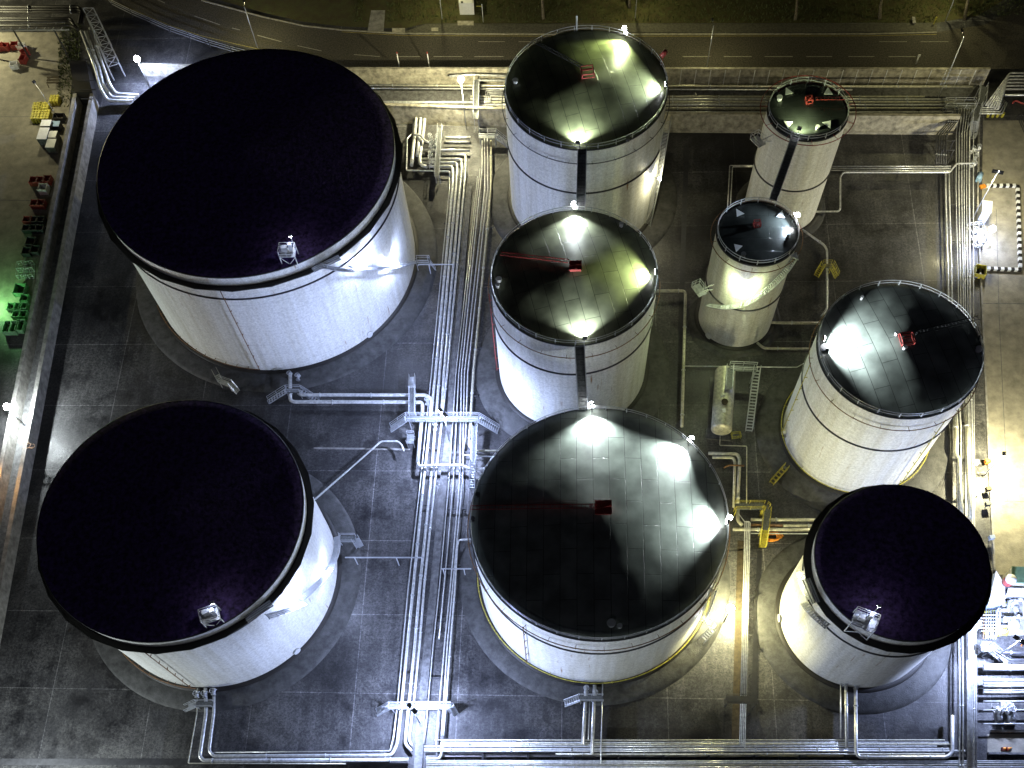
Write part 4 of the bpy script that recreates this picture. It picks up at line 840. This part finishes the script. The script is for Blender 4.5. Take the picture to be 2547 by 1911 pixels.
G3='boxes beside the west bund wall'
for i,(x,y,sx,sy,h,m,lid) in enumerate(((126,326,2.0,1.6,1.9,'concd','wht'),(119,352,2.0,3.0,1.9,'concd','wht'),(140,352,1.8,1.7,1.7,'concd','wht'),(137,374,1.8,2.2,1.7,'concd','wht'),(146,322,1.6,1.4,1.3,'dsteel','lblue'),(152,300,2.2,1.4,1.2,'dsteel',None))):
    crate(['small white lidded box nearest the yellow cylinders','long white lidded box west in the group of four','white lidded box east in the group of four','southern white lidded box east in the group of four','blue lidded dark bin by the west wall','open dark bin behind the yellow cylinders'][i],x,y,sx,sy,h,m,R_(-10),G3,False,'storage_box','box',lid)
G4='stillages beside the west bund wall'
for i,(x,y,sx,sy,h,m) in enumerate(((90,458,1.5,1.5,1.2,'red'),(107,458,1.5,1.5,1.2,'red'),(123,455,1.4,1.5,1.2,'red'),(114,478,1.6,1.6,1.4,'wht'),(92,515,1.4,1.4,1.2,'red'),(108,515,1.4,1.4,1.2,'red'),(74,555,1.5,1.3,1.1,'red'),(90,555,1.5,1.3,1.1,'dgreen'),(106,555,1.5,1.3,1.1,'dgreen'),(72,576,1.5,1.3,1.1,'dgreen'),(88,576,1.5,1.3,1.1,'dgreen'),(104,576,1.5,1.3,1.1,'dgreen'),(82,608,1.7,1.7,1.0,'dgreen'),(72,632,1.6,1.6,1.0,'dgreen'),(92,628,1.6,1.6,1.0,'dgreen'))):
    crate(['red stillage, north row, west of three','red stillage, north row, middle of three','red stillage, north row, east of three','white stillage just south of the red row','red stillage, second row, west one','red stillage, second row, east one','red stillage at the corner of the dark block','dark stillage, third row, middle','dark stillage, third row, east','dark stillage, fourth row, west','dark stillage, fourth row, middle','dark stillage, fourth row, east','lone dark tub south of the stillages','dark tub west of a pair','dark tub east of a pair'][i],x,y,sx,sy,h,m,R_(-10),G4,True,'stillage','stillage')
for i,(x,y) in enumerate(((58,668),(76,668),(58,686),(76,686))):
    p=g(x,y); o=thing('wire_cage',p,'wire mesh cage on the west apron, %s of the square of four'%['north west','north east','south west','south east'][i],'cage','wire cages'); q=MB()
    for hh in(.1,.6,1.1): 
        for a,b in(((-.8,-.8),(.8,-.8)),((.8,-.8),(.8,.8)),((.8,.8),(-.8,.8)),((-.8,.8),(-.8,-.8))): q.bar(p+Vector((*a,hh)),p+Vector((*b,hh)),.06)
    q.build('mesh_frame',M['steel'],o)
    for a in((-.8,-.8),(.8,-.8),(.8,.8),(-.8,.8),(0,-.8),(0,.8)): MB().bar(p+Vector((*a,0)),p+Vector((*a,1.1)),.07).build('post',M['steel'],o)
G5='green plastic bins'
for i,(x,y,sx,sy,h) in enumerate(((56,728,2.0,2.2,1.2),(66,748,1.4,1.4,.9),(34,770,1.4,1.4,1.0),(50,770,1.4,1.4,1.0),(64,768,1.4,1.4,1.0),(46,788,1.4,1.4,.9),(62,788,1.4,1.4,.9),(26,822,1.4,2.4,1.2),(42,822,1.4,2.4,1.2),(57,818,1.4,2.4,1.2))):
    crate(['big square green bin at the north of the green group','small green bin tucked by the wall','green bin, first row of crates, west','green bin, first row of crates, middle','green bin, first row of crates, east','green bin, second row, west','green bin, second row, east','long green skip, west of three','long green skip, middle of three','long green skip, east of three'][i],x,y,sx,sy,h,'gpaint',R_(-10),G5,i<7,'plastic_bin','bin')
# lamp standing among the yellow cylinders and the green lit lamp
b=g(145,296); mast('lamp_mast',b,b+Vector((-.6,.4,8.5)),1300,WARM,'black lamp post standing among the yellow gas cylinders',tgt=g(60,250),kind='POINT',hh=.45,r=.08)
b=g(-14,770); mast('lamp_mast',b,b+Vector((0,0,4)),2200,(.35,1,.35),'post with a green lamp beside the green bins',tgt=g(60,780),kind='POINT',hh=.35,r=.07)
b=g(10,1215); mast('lamp_mast',b,b+Vector((0,0,4.2)),2600,(1,.45,.05),'post with an amber lamp at the west trench',tgt=g(5,1300),kind='POINT',hh=.35,r=.07)
b=g(-130,120); mast('lamp_mast',b,b+Vector((0,0,11)),20000,WARM,'added unseen lamp post at the far west',tgt=g(40,180),kind='POINT',hh=.45,r=.08)  # unseen lamp post, added to light the west yard
# rail bracket, small tree-like pipes at the wall
o=thing('level_gauge',g(76,1105),'rusty looped fitting on the inner west wall under the lamp','fitting'); c=g(70,1108,2.8); q=MB(); 
for i,(dx,dy) in enumerate(((0,0),(.7,-.3),(-.4,.5))): q.ringtube((c.x+dx,c.y+dy,c.z),.45,.05,n=18)
q.bar(c-Vector((1,.6,.0)),c+Vector((1,-.5,0)),.07); q.build('loop_rail',M['brown'],o)
# lattice trestle with descending pipes, and the black overhead pipes
GT='pipes on the north west trestle'
for i,pts in enumerate((((202,77,8),(237,169,5.2),(250,219,3.6),(268,250,1.6),(330,251,1.4)),((212,79,8),(246,166,5.2),(257,212,3.8),(278,243,1.7),(335,244,1.5)),((224,70,8),(256,164,5.2),(273,211,3.8),(289,234,1.8),(345,237,1.6)))):
    pipe('%s of three white pipes sloping down from the lattice trestle'%['western','middle','eastern'][i],pts,.32,group=GT)
for i,y in enumerate((17,24,30,46,52,64)):
    pipe('%s black overhead pipe from the top left edge'%ORD[i],[(-80,y,8),(196 if i<3 else 176,y,8)]+([(203+4*i,28+3*i,8),(196+5*i,60,8)] if i<3 else [(182+3*i,74,8)]),.26,m='blk',group='black overhead pipes')
o=thing('lattice_trestle',g(275,170),'steel lattice trestle carrying pipes in the north west corner','trestle')
A0,A1=g(232,20,8.5),g(296,158,3.0); B0,B1=g(206,20,8.5),g(268,168,3.0)
for nm,(u,v) in (('east_chord',(A0,A1)),('west_chord',(B0,B1))):
    q=MB(); dz=Vector((0,0,1.6)); q.bar(u,v,.16); q.bar(u-dz,v-dz,.16); n=9
    for i in range(n): q.bar(u.lerp(v,i/n),u.lerp(v,(i+1)/n)-dz,.09); q.bar(u.lerp(v,i/n)-dz,u.lerp(v,i/n),.08)
    q.build('lattice_girder',M['steel'],o)
q=MB(); n=8
for i in range(n+1): q.bar(A0.lerp(A1,i/n),B0.lerp(B1,i/n),.1)
for i in range(n): q.bar(A0.lerp(A1,i/n),B0.lerp(B1,(i+1)/n),.07); q.bar(B0.lerp(B1,i/n),A0.lerp(A1,(i+1)/n),.07)
q.build('cross_bracing',M['steel'],o)
for u in(A0,B0,A1,B1,A0.lerp(A1,.5),B0.lerp(B1,.5)): MB().bar(Vector((u.x,u.y,0)),u,.2).build('leg',M['steel'],o)
o=thing('pipe_bridge',g(-60,78),'low trussed pipe bridge along the top left edge','pipe bridge')
q=MB(); a,b=g(-80,76,6.5),g(172,74,6.5); q.bar(a,b,.2); q.bar(a+Vector((0,0,1.6)),b+Vector((0,0,1.6)),.15)
for i in range(12): q.bar(a.lerp(b,i/12),a.lerp(b,(i+1)/12)+Vector((0,0,1.6)),.1)
q.build('lattice_girder',M['steel'],o)
for t_ in(.1,.45,.85): u=a.lerp(b,t_); MB().bar(Vector((u.x,u.y,0)),u,.25).build('leg',M['dsteel'],o)
# roadside fence on the bend
fp=[(262,-6),(281,17),(331,42),(377,62),(424,83),(474,100),(524,118),(578,134),(640,150),(700,163)]
o=thing('roadside_fence',g(*fp[0]),'post and rail fence following the road bend','fence'); P=gp(fp)
for p in P: MB().bar(p,p+Vector((0,0,1.8)),.14).build('post',M['dsteel'],o)
q=MB()
for a,b in zip(P,P[1:]):
    for hh in(.6,1.2,1.7): q.bar(a+Vector((0,0,hh)),b+Vector((0,0,hh)),.07)
q.build('rail',M['steel'],o)
# ---------------------------------------------------------------- street lights, kiosk, road furniture
def street(label,bx,by,tx,ty,h):
    b=g(bx,by); t=g(tx,ty,h); o=thing('street_lamp',b,label,'street lamp','street lamps along the road'); t=Vector((b.x+(t.x-b.x)*.3,b.y+(t.y-b.y)*.3,h))
    MB().tube([b,b+Vector((0,0,h*.4)),t],.11,8,r2=.07).build('pole',M['steel'],o); q=MB(); q.bar(t-Vector((.1,0,0)),t+Vector((.0,1.3,.15)),.09); q.box(t+Vector((0,1.4,.05)),.35,.8,.16); q.build('lamp_head',M['dsteel'],o); light('lamp_light',t+Vector((0,1.4,-.25)),1700,YEL,o,'POINT',rad=.2)
street('thin street lamp on the road bend above the widest tank',641,120,608,15,hfor(641,120,18)); street('thin street lamp beside the road in the middle of the top edge',1757,176,1775,62,hfor(1757,176,64))
street('double stayed tall street lamp in the north east corner',2330,252,2395,90,hfor(2330,252,92)); street('lit grey lamp post among the trees at the top',2352,52,2370,-60,9); street('street lamp on the verge west of the kiosk',1100,48,1095,-70,9); street('street lamp on the verge behind the northernmost railed tank',1580,45,1582,-70,9)
b=g(2040,140)
o=thing('bollard',g(2278,160),'short white bollard standing in the road near the north east','bollard'); q=MB(); p=g(2278,160); q.tube([p,p+Vector((0,0,1.6))],.13,8); q.build('post',M['wht'],o); MB().box(p+Vector((0,0,1.6)),.5,.1,.5).build('sign_plate',M['wht'],o)
for i,x in enumerate((995,1069)): 
    p=g(x,176); o=thing('marker_post',p,'little white marker post on the wall top, %s one'%('western' if i==0 else 'eastern'),'post','marker posts'); MB().tube([p,p+Vector((0,0,hN+.5))],.1,8).build('post',M['wht'],o); MB().box(p+Vector((0,0,hN+.5)),.25,.2,.3).build('cap',M['red'],o)
o=thing('kiosk',g(1155,30),'grey flat roofed metal kiosk on the verge above the road','kiosk'); P=[Vector((p.x,p.y,2.4)) for p in gp([(1144,37),(1180,37),(1178,-20),(1142,-20)])]
MB().poly(P,2.4).build('wall',M['wht'],o); MB().poly([p+Vector((0,0,.14)) for p in P],.13).build('roof',M['wht'],o)
q=MB(); q.poly([p+(p-P[0])*0+Vector((0,0,.22)) for p in [P[0].lerp(P[1],.15),P[0].lerp(P[1],.3),P[0].lerp(P[1],.3)+Vector((0,.5,0)),P[0].lerp(P[1],.15)+Vector((0,.5,0))]],.08); q.build('vent',M['dsteel'],o)
o=thing('gate_post',g(1202,56),'thin post with a stay beside the metal kiosk','post'); p=g(1202,56); MB().tube([p,p+Vector((0,0,4))],.08,8).build('post',M['steel'],o); MB().bar(p+Vector((0,0,3.6)),p+Vector((-1.2,0.2,3.6)),.08).build('stay',M['yel'],o)
for i,(x,y,lab) in enumerate(((2271,56,'pale concrete block bench on the pavement near the top right'),)):
    p=g(x,y); o=thing('bench',p,lab,'bench'); MB().box(p+Vector((0,0,.45)),1.7,.6,.12,R_(80)).build('seat',M['conc'],o); 
    for s in(-1,1): MB().box(p+Vector((0,s*.6,0)),.5,.2,.448).build('leg',M['concd'],o)
p=g(2322,62); o=thing('hydrant_post',p,'bright yellow hydrant marker post by the pavement','post'); MB().tube([p,p+Vector((0,0,1.5))],.11,8).build('post',M['yel'],o); MB().box(p+Vector((0,0,1.2)),.4,.1,.5).build('sign_plate',M['yel'],o)
# ---------------------------------------------------------------- trees
def tree(label,px,py,h,seed,r=.32,spread=1.0,leafy=True,lean=(0,0)):
    random.seed(seed); b=g(px,py); o=thing('bare_tree',b,label,'tree','trees along the verge'); tr=MB(); br=MB(); tips=[]
    top=b+Vector((lean[0],lean[1],h*.5)); tr.tube([b,b.lerp(top,.5)+Vector((random.uniform(-.2,.2),random.uniform(-.2,.2),0)),top],r,9,r2=r*.6)
    def grow(p,d,L,rr,lv):
        n=3; pts=[p]; q=p
        for i in range(n): d=(d+Vector((random.uniform(-.25,.25),random.uniform(-.25,.25),random.uniform(-.05,.2)))).normalized(); q=q+d*L/n; pts.append(q)
        br.tube(pts,rr,5 if lv>1 else 4,r2=rr*.5,cap=False)
        if lv>0:
            for i in range(4 if lv>1 else 5):
                t=random.uniform(.35,1); s=pts[0].lerp(q,t) if i else q
                grow(s,(d+Vector((random.uniform(-.9,.9),random.uniform(-.9,.9),random.uniform(-.2,.6)))).normalized(),L*random.uniform(.5,.75),rr*.5,lv-1)
        else: tips.append(q)
    for i in range(6):
        a=i*1.05+random.uniform(-.3,.3); grow(b.lerp(top,random.uniform(.7,1)),Vector((math.cos(a)*.8*spread,math.sin(a)*.8*spread,.75)).normalized(),h*.3,r*.45,3)
    tr.build('trunk',M['bark'],o); br.build('crown',M['twig'],o)
    if leafy:
        lf=MB()
        for t in tips:
            for _ in range(3):
                c=t+Vector((random.gauss(0,.35),random.gauss(0,.35),random.gauss(0,.3))); a=random.uniform(0,6.3); s=random.uniform(.07,.16); u=Vector((math.cos(a),math.sin(a),random.uniform(-.6,.6)))*s; v=Vector((-math.sin(a),math.cos(a),random.uniform(-.6,.6)))*s; lf.add([c-u,c+v,c+u,c-v],[(0,1,2,3)])
        lf.build('leaf_clusters',M['leaf'],o)
for i,(x,y,h) in enumerate(((1352,48,9),(1566,20,9),(1978,50,8),(2188,48,8),(2398,50,9),(2560,30,11),(1700,-20,9),(1250,-10,8),(1075,-30,8),(820,-25,9),(560,-70,9),(180,-10,7))):
    tree(['bare tree right of the kiosk above the northernmost tank','bare tree behind the lamp of the northernmost tank','bare tree with pale trunk left of the middle of the right half','bare tree with leaning trunk above the striped wall','bare tree at the top right beside a lit lamp post','large dark tree in the top right corner','tree beyond the verge at the top centre','tree just right of the metal kiosk','tree left of the metal kiosk','tree above the paved drive','tree above the road bend','scrubby tree behind the lattice trestle'][i],x,y,h,40+i,.34,1.0,True,(0,2.2))
# verge grass
random.seed(9); q=MB()
for i in range(16000):
    x=random.uniform(880,2560); y=random.uniform(-50,57)
    if 908<x<962 or 1138<x<1184 or(y>40 and x>2330): continue
    p=g(x,y,.01); a=random.uniform(0,6.3); s=random.uniform(.1,.32); u=Vector((math.cos(a),math.sin(a),0))*s*.35; q.add([p-u,p+u,p+Vector((random.uniform(-.2,.2),random.uniform(-.2,.2),s*1.6))],[(0,1,2)])
q.build('verge_grass',M['leaf'],kind='stuff',label='rough grass tufts on the verge north of the road',cat='grass')
# weeds between the west apron and the chamber
q=MB()
for i in range(1800):
    x=random.uniform(145,200); y=random.gauss(150,60)
    if y<60 or y>270: continue
    p=g(x+(y-150)*-.02,y,.01); a=random.uniform(0,6.3); s=random.uniform(.12,.4); u=Vector((math.cos(a),math.sin(a),0))*s*.4; q.add([p-u,p+u,p+Vector((random.uniform(-.3,.3),random.uniform(-.3,.3),s*1.3))],[(0,1,2)])
q.build('weeds',M['leaf'],kind='stuff',label='strip of weeds west of the dark chamber',cat='weeds')
# ---------------------------------------------------------------- east side
def barrier(label,a,b,n,w_=.55,h=.5,first=0):
    A,B=g(*a),g(*b); o=thing('striped_barrier',A,label,'barrier','black and white striped barriers'); t=(B-A).normalized(); ang=math.atan2(t.y,t.x); L=(B-A).length/n
    for i in range(n): MB().box(A.lerp(B,(i+.5)/n),L-.01,w_,h,ang).build('black_block' if (i+first)%2 else 'white_block',M['blk' if (i+first)%2 else 'wht'],o)
barrier('striped barrier along the north side of the lamp lit bay',(2452,465),(2524,465),9); barrier('long striped barrier along the east side of the lamp lit bay',(2529,465),(2536,668),26,first=1); barrier('striped barrier along the south side of the lamp lit bay',(2453,671),(2538,674),10)
def house(name,label,pts,h,wm,rm,cat,ov=.12,mono=0.0,ribs=0):
    P=gp(pts); o=thing(name,P[0],label,cat); n=len(P); q=MB()
    hs=[h+(mono if i in(2,3) else 0) for i in range(n)]
    T=[Vector((p.x,p.y,hh)) for p,hh in zip(P,hs)]
    q.add(P+T,[(i,(i+1)%n,n+(i+1)%n,n+i) for i in range(n)]+[tuple(range(n,2*n))]); q.build('wall',M[wm],o)
    c=sum(T,Vector())/n; r=[t+(t-c).normalized()*ov+Vector((0,0,.03)) for t in T]; q=MB(); q.add(r+[v+Vector((0,0,.12)) for v in r],[tuple(range(n))[::-1],tuple(range(n,2*n))]+[(i,(i+1)%n,n+(i+1)%n,n+i) for i in range(n)]); rf=q.build('roof',M[rm],o)
    if ribs:
        q=MB(); u=[v+Vector((0,0,.16)) for v in r]
        for i in range(ribs): t_=(i+.5)/ribs; q.bar(u[0].lerp(u[3],t_),u[1].lerp(u[2],t_),.09)
        q.build('corrugation',M[rm],rf)
    return o
house('control_cabinet','white metal cabinet between the east rack and the striped barriers',[(2428,554),(2450,556),(2452,530),(2430,528)],2.6,'wht','wht','cabinet')
# pump enclosure
for i,(x,y) in enumerate(((2422,578),(2436,584),(2424,600),(2438,604))):
    valve(x,y,.9,'valve in the white pump enclosure, %s of four'%['north west','north east','south west','south east'][i],1.2,R_(10),'wht')
def pump(label,px,py,s=1.0,rz=0.0,group='pumps'):
    p=g(px,py); o=thing('pump_set',p,label,'pump',group); e=Vector((math.cos(rz),math.sin(rz),0)); MB().box(p,2.4*s,1.0*s,.25,rz).build('plinth',M['conc'],o)
    c=p+Vector((0,0,.25+.45*s)); MB().tube([c-e*1.0*s,c-e*.1*s],.36*s,12).build('motor',M['steel'],o)
    q=MB(); q.tube([c+e*.1*s,c+e*.55*s],.45*s,14); q.tube([c+e*.55*s,c+e*1.1*s],.16*s,10); q.tube([c+e*.33*s,c+e*.33*s+Vector((0,0,.9*s))],.16*s,10); q.build('pump_casing',M['white'],o); MB().tube([c-e*.1*s,c+e*.1*s],.12*s,8).build('coupling',M['dsteel'],o)
pump('larger pump in the white enclosure by the east rack',2430,592,1.0,1.2); 
frame('white railing round the pump enclosure by the east rack',2431,592,2.6,5.2,1.1,'wht','railing')
o=thing('skip',g(2436,682),'small yellow skip south of the pump enclosure','skip'); crate('yellow green open bin south of the pump enclosure',2434,682,1.8,2.2,1.2,'yel',R_(-20),None,False,'waste_bin','bin')
bpy.data.objects.remove(o)
p=g(2434,447); o=thing('drum',p,'pale blue drum lying beside the east rack','drum'); MB().tube([p+Vector((-.5,-.8,.55)),p+Vector((.4,.8,.55))],.52,16).build('barrel',M['lblue'],o); MB().box(p,1.0,1.2,.08,.5).build('cradle',M['dsteel'],o)
p=g(2443,466); q=MB(); q.box(p,1.0,.8,.3,.2); q.box(p+Vector((.05,0,.3)),.8,.6,.12,.5); q.build('cable_box',M['orange'],label='low orange box at the west end of the north striped barrier',cat='box')
pump('small pump cluster under the tall north east mast',2425,395,.9,.9)
for i,(x,y) in enumerate(((2418,376),(2432,372),(2420,412))): valve(x,y,1.0,'white valve under the tall north east mast, %s one'%['west','east','south'][i],1.1,.6,'wht')
for i,x in enumerate((2456,2468,2480,2492)):
    p=g(x,291); MB().tube([p,p+Vector((0,0,.7)),p+Vector((0,0,.9))],.28,10).build('bollard',M['yel'],label='%s bright bollard in the row below the corner pipes'%ORD[i],cat='bollard',group='bright bollards')
p=g(2530,258); q=MB()
for i in range(9): a=i*.55; q.tube([p+Vector((i*.25-1,math.sin(a)*.5,.15)),p+Vector((i*.25-.7,math.sin(a+.6)*.5,.3)),p+Vector((i*.25-.5,math.sin(a+1.2)*.5,.15))],.12,6)
q.build('hose_pile',M['red'],label='red hose pile at the right edge in the north east',cat='hose')
# hose racks / bicycles-like rails at the far right
frame('dark rail frame at the right edge north of the lamp mast',2543,320,.8,5,1.0,'dsteel','rail_frame')
# small boxes on the east kerb
for i,(x,y,m,lab) in enumerate(((2449,1157,'orange','orange box on the east kerb above the small mast'),(2451,1225,'mud','brown box on the east kerb below the small mast'),(2450,1262,'dgreen','dark barrel shaped box on the east kerb'),(2459,1345,'gls','blue grey tank cover by the lower right tank'),(2420,1160,'wht','white junction box on the east rack'))):
    p=g(x,y); o=thing('junction_box',p,lab,'box'); MB().bar(p,p+Vector((0,0,.8)),.12).build('post',M['steel'],o); MB().box(p+Vector((0,0,.8)),.8,.6,.7).build('box_body',M[m],o)
# ---------------------------------------------------------------- south east plant
house('pump_house','green corrugated hut in the south east corner',[(2492,1470),(2580,1474),(2580,1436),(2494,1432)],3.4,'pale','grn','hut',ribs=14)
house('canopy','white panelled canopy in front of the green corrugated hut',[(2488,1492),(2580,1494),(2580,1480),(2492,1478)],2.4,'wht','wht','canopy')
house('cabin','pale blue grey cabin right of the lower right tank',[(2440,1519),(2478,1516),(2478,1474),(2458,1440)],2.8,'gls','wht','cabin')
p=g(2483,1468); o=thing('silo',p,'short silo with a red and white band beside the green hut','silo'); MB().tube([p,p+Vector((0,0,4.6))],.75,18).build('silo_body',M['dsteel'],o); MB().lathe(p,[(.78,3.2),(.78,4.3)],18).build('red_band',M['red'],o); MB().lathe(p,[(.79,4.3),(.79,4.62),(0.01,4.75)],18).build('silo_cap',M['wht'],o)
MB().poly(gp([(2484,1496),(2600,1496),(2600,1580),(2484,1580)],.3),.28).build('pump_pad',M['conc'],kind='structure')
for i,(x,y) in enumerate(((2503,1510),(2520,1511),(2505,1546),(2522,1547))): pump('pump on the south east skid, %s of four'%['north west','north east','south west','south east'][i],x,y,1.15,R_(80) if i%2 else R_(0))
GQ='pipes of the south east plant'
for i,pts in enumerate((((2484,1578),(2488,1517),(2508,1516),(2510,1494),(2546,1494),(2547,1536),(2600,1537)),((2488,1580),(2490,1556),(2508,1558)),((2496,1536),(2520,1537),(2600,1538)),((2478,1580),(2480,1520),(2486,1512)),((2508,1494),(2508,1522)),((2510,1536),(2510,1566)))):
    pipe('%s white pipe around the skid pumps'%ORD[i],pts,.16,1.5,group=GQ)
for i in range(6):
    pipe('%s thin vertical pipe left of the skid pumps'%ORD[i],[(2446+i*6,1590),(2447+i*6,1518)],.09,1.2,('brown','white','pale','white','pale','white')[i],group='thin pipes by the skid')
    pipe('%s thin cross pipe left of the skid pumps'%ORD[i],[(2440,1530+i*8),(2486,1530+i*8)],.08,1.6,'white',group='thin cross pipes by the skid')
frame('upper yellow railing among the thin pipes of the skid',2468,1517,4.2,1.0,1.1,'yel','railing'); frame('lower yellow railing among the thin pipes of the skid',2473,1578,3.4,1.0,1.1,'yel','railing')
for i in range(5):
    pipe('%s nested elbow pipe beside the lower right tank'%ORD[i],[(2442,1538+i*6),(2432-0*i,1538+i*6),(2406+i*3,1562+i*6),(2406+i*3.5,1640)] if i else [(2442,1537),(2404,1537),(2370,1562)],.13,1.6,group='nested elbow pipes')
for i,(y,r) in enumerate(((1654,.26),(1663,.34),(1692,.24),(1700,.2),(1706,.2),(1716,.12),(1722,.2),(1744,.12),(1766,.12),(1800,.1))):
    pipe('%s horizontal pipe from the north in the south east yard'%ORD[i],[(2446,y+1),(2620,y)],r,1.2,group='east west pipes of the south east yard')
o=pipe('dark cable tray along the lamp lit walkway in the south east',[(2446,1622),(2620,1626)],.22,2.2,'dsteel',group=GQ)
pipe('dark slanting duct above the long stair in the south east',[(2462,1616),(2476,1618),(2510,1642),(2620,1643)],.2,2.4,'dsteel',group=GQ)
pump('bright pump in the lower south east yard',2505,1775,1.5,R_(85)); pump('second pump in the lower south east yard',2480,1778,1.0,R_(85))
for i,(x,y) in enumerate(((2505,1756),(2512,1768),(2490,1766))): valve(x,y,1.4,'valve on the lower south east pumps, %s'%['north','east','west'][i],1.3,.3,'wht')
wall('low kerb wall in the lower south east yard',[(2462,1822),(2600,1824)],.6,.3,'conc',cope=False); wall('lower kerb wall beneath the orange cones',[(2456,1878),(2600,1880)],.6,.3,'concd',cope=False)
for i,(x,y) in enumerate(((2497,1864),(2508,1864))):
    p=g(x,y); o=thing('traffic_cone',p,'fallen orange cone by the south east kerb, %s of two'%('western' if i==0 else 'eastern'),'cone'); MB().tube([p+Vector((-.35,0,.3)),p+Vector((.5,.15,.15))],.3,12,r2=.05).build('cone_body',M['orange'],o); MB().bar(p+Vector((-.4,0,.05)),p+Vector((-.34,0,.6)),.5,.06).build('cone_base',M['red'],o)
MB().poly(gp([(2456,1826),(2600,1826),(2600,1876),(2456,1876)],.02)).build('plant_floor',M['yardw'],kind='structure')
# people
def person(label,px,py,rz,cm):
    p=g(px,py); o=thing('person',p,label,'person'); c,s=math.cos(rz),math.sin(rz)
    J={'pel':(0,0,.95,.15),'ch':(0,.02,1.3,.17),'nk':(0,.03,1.5,.07),'hd':(0,.05,1.62,.10),'top':(0,.05,1.74,.09),'ls':(.19,.02,1.42,.07),'le':(.26,.0,1.14,.05),'lh':(.24,.16,.92,.04),'rs':(-.19,.02,1.42,.07),'re':(-.27,-.03,1.14,.05),'rh':(-.26,.1,.9,.04),'lk':(.11,.06,.5,.08),'la':(.12,.0,.09,.055),'lt':(.12,.17,.05,.045),'rk':(-.11,.0,.5,.08),'ra':(-.12,-.08,.09,.055),'rt':(-.12,.09,.05,.045)}
    E_=[('pel','ch'),('ch','nk'),('nk','hd'),('hd','top'),('ch','ls'),('ls','le'),('le','lh'),('ch','rs'),('rs','re'),('re','rh'),('pel','lk'),('lk','la'),('la','lt'),('pel','rk'),('rk','ra'),('ra','rt')]
    k=list(J); me=bpy.data.meshes.new('body'); me.from_pydata([(J[i][0]*c-J[i][1]*s,J[i][0]*s+J[i][1]*c,J[i][2]) for i in k],[(k.index(a),k.index(b)) for a,b in E_],[]); me.materials.append(M[cm])
    ob=bpy.data.objects.new('body',me); COL.objects.link(ob); ob.parent=o; m=ob.modifiers.new('skin','SKIN'); m.use_smooth_shade=True
    for i,n_ in enumerate(k): me.skin_vertices[0].data[i].radius=(J[n_][3],J[n_][3]*.85)
    me.skin_vertices[0].data[0].use_root=True; ob.modifiers.new('sub','SUBSURF').levels=1; ob.modifiers['sub'].render_levels=1
    h=Vector((-.05*s,.05*c,1.62)); q=MB(); q.lathe(p+h,[(.13,.0),(.13,.05),(.10,.12),(.01,.15)],14); q.build('helmet',M['wht'],o)
person('person in dark workwear and white helmet walking by the skid, left of two',2532,1606,.4,'cloth'); person('person in orange workwear and white helmet by the skid, right of two',2540,1605,-2.6,'hiv')
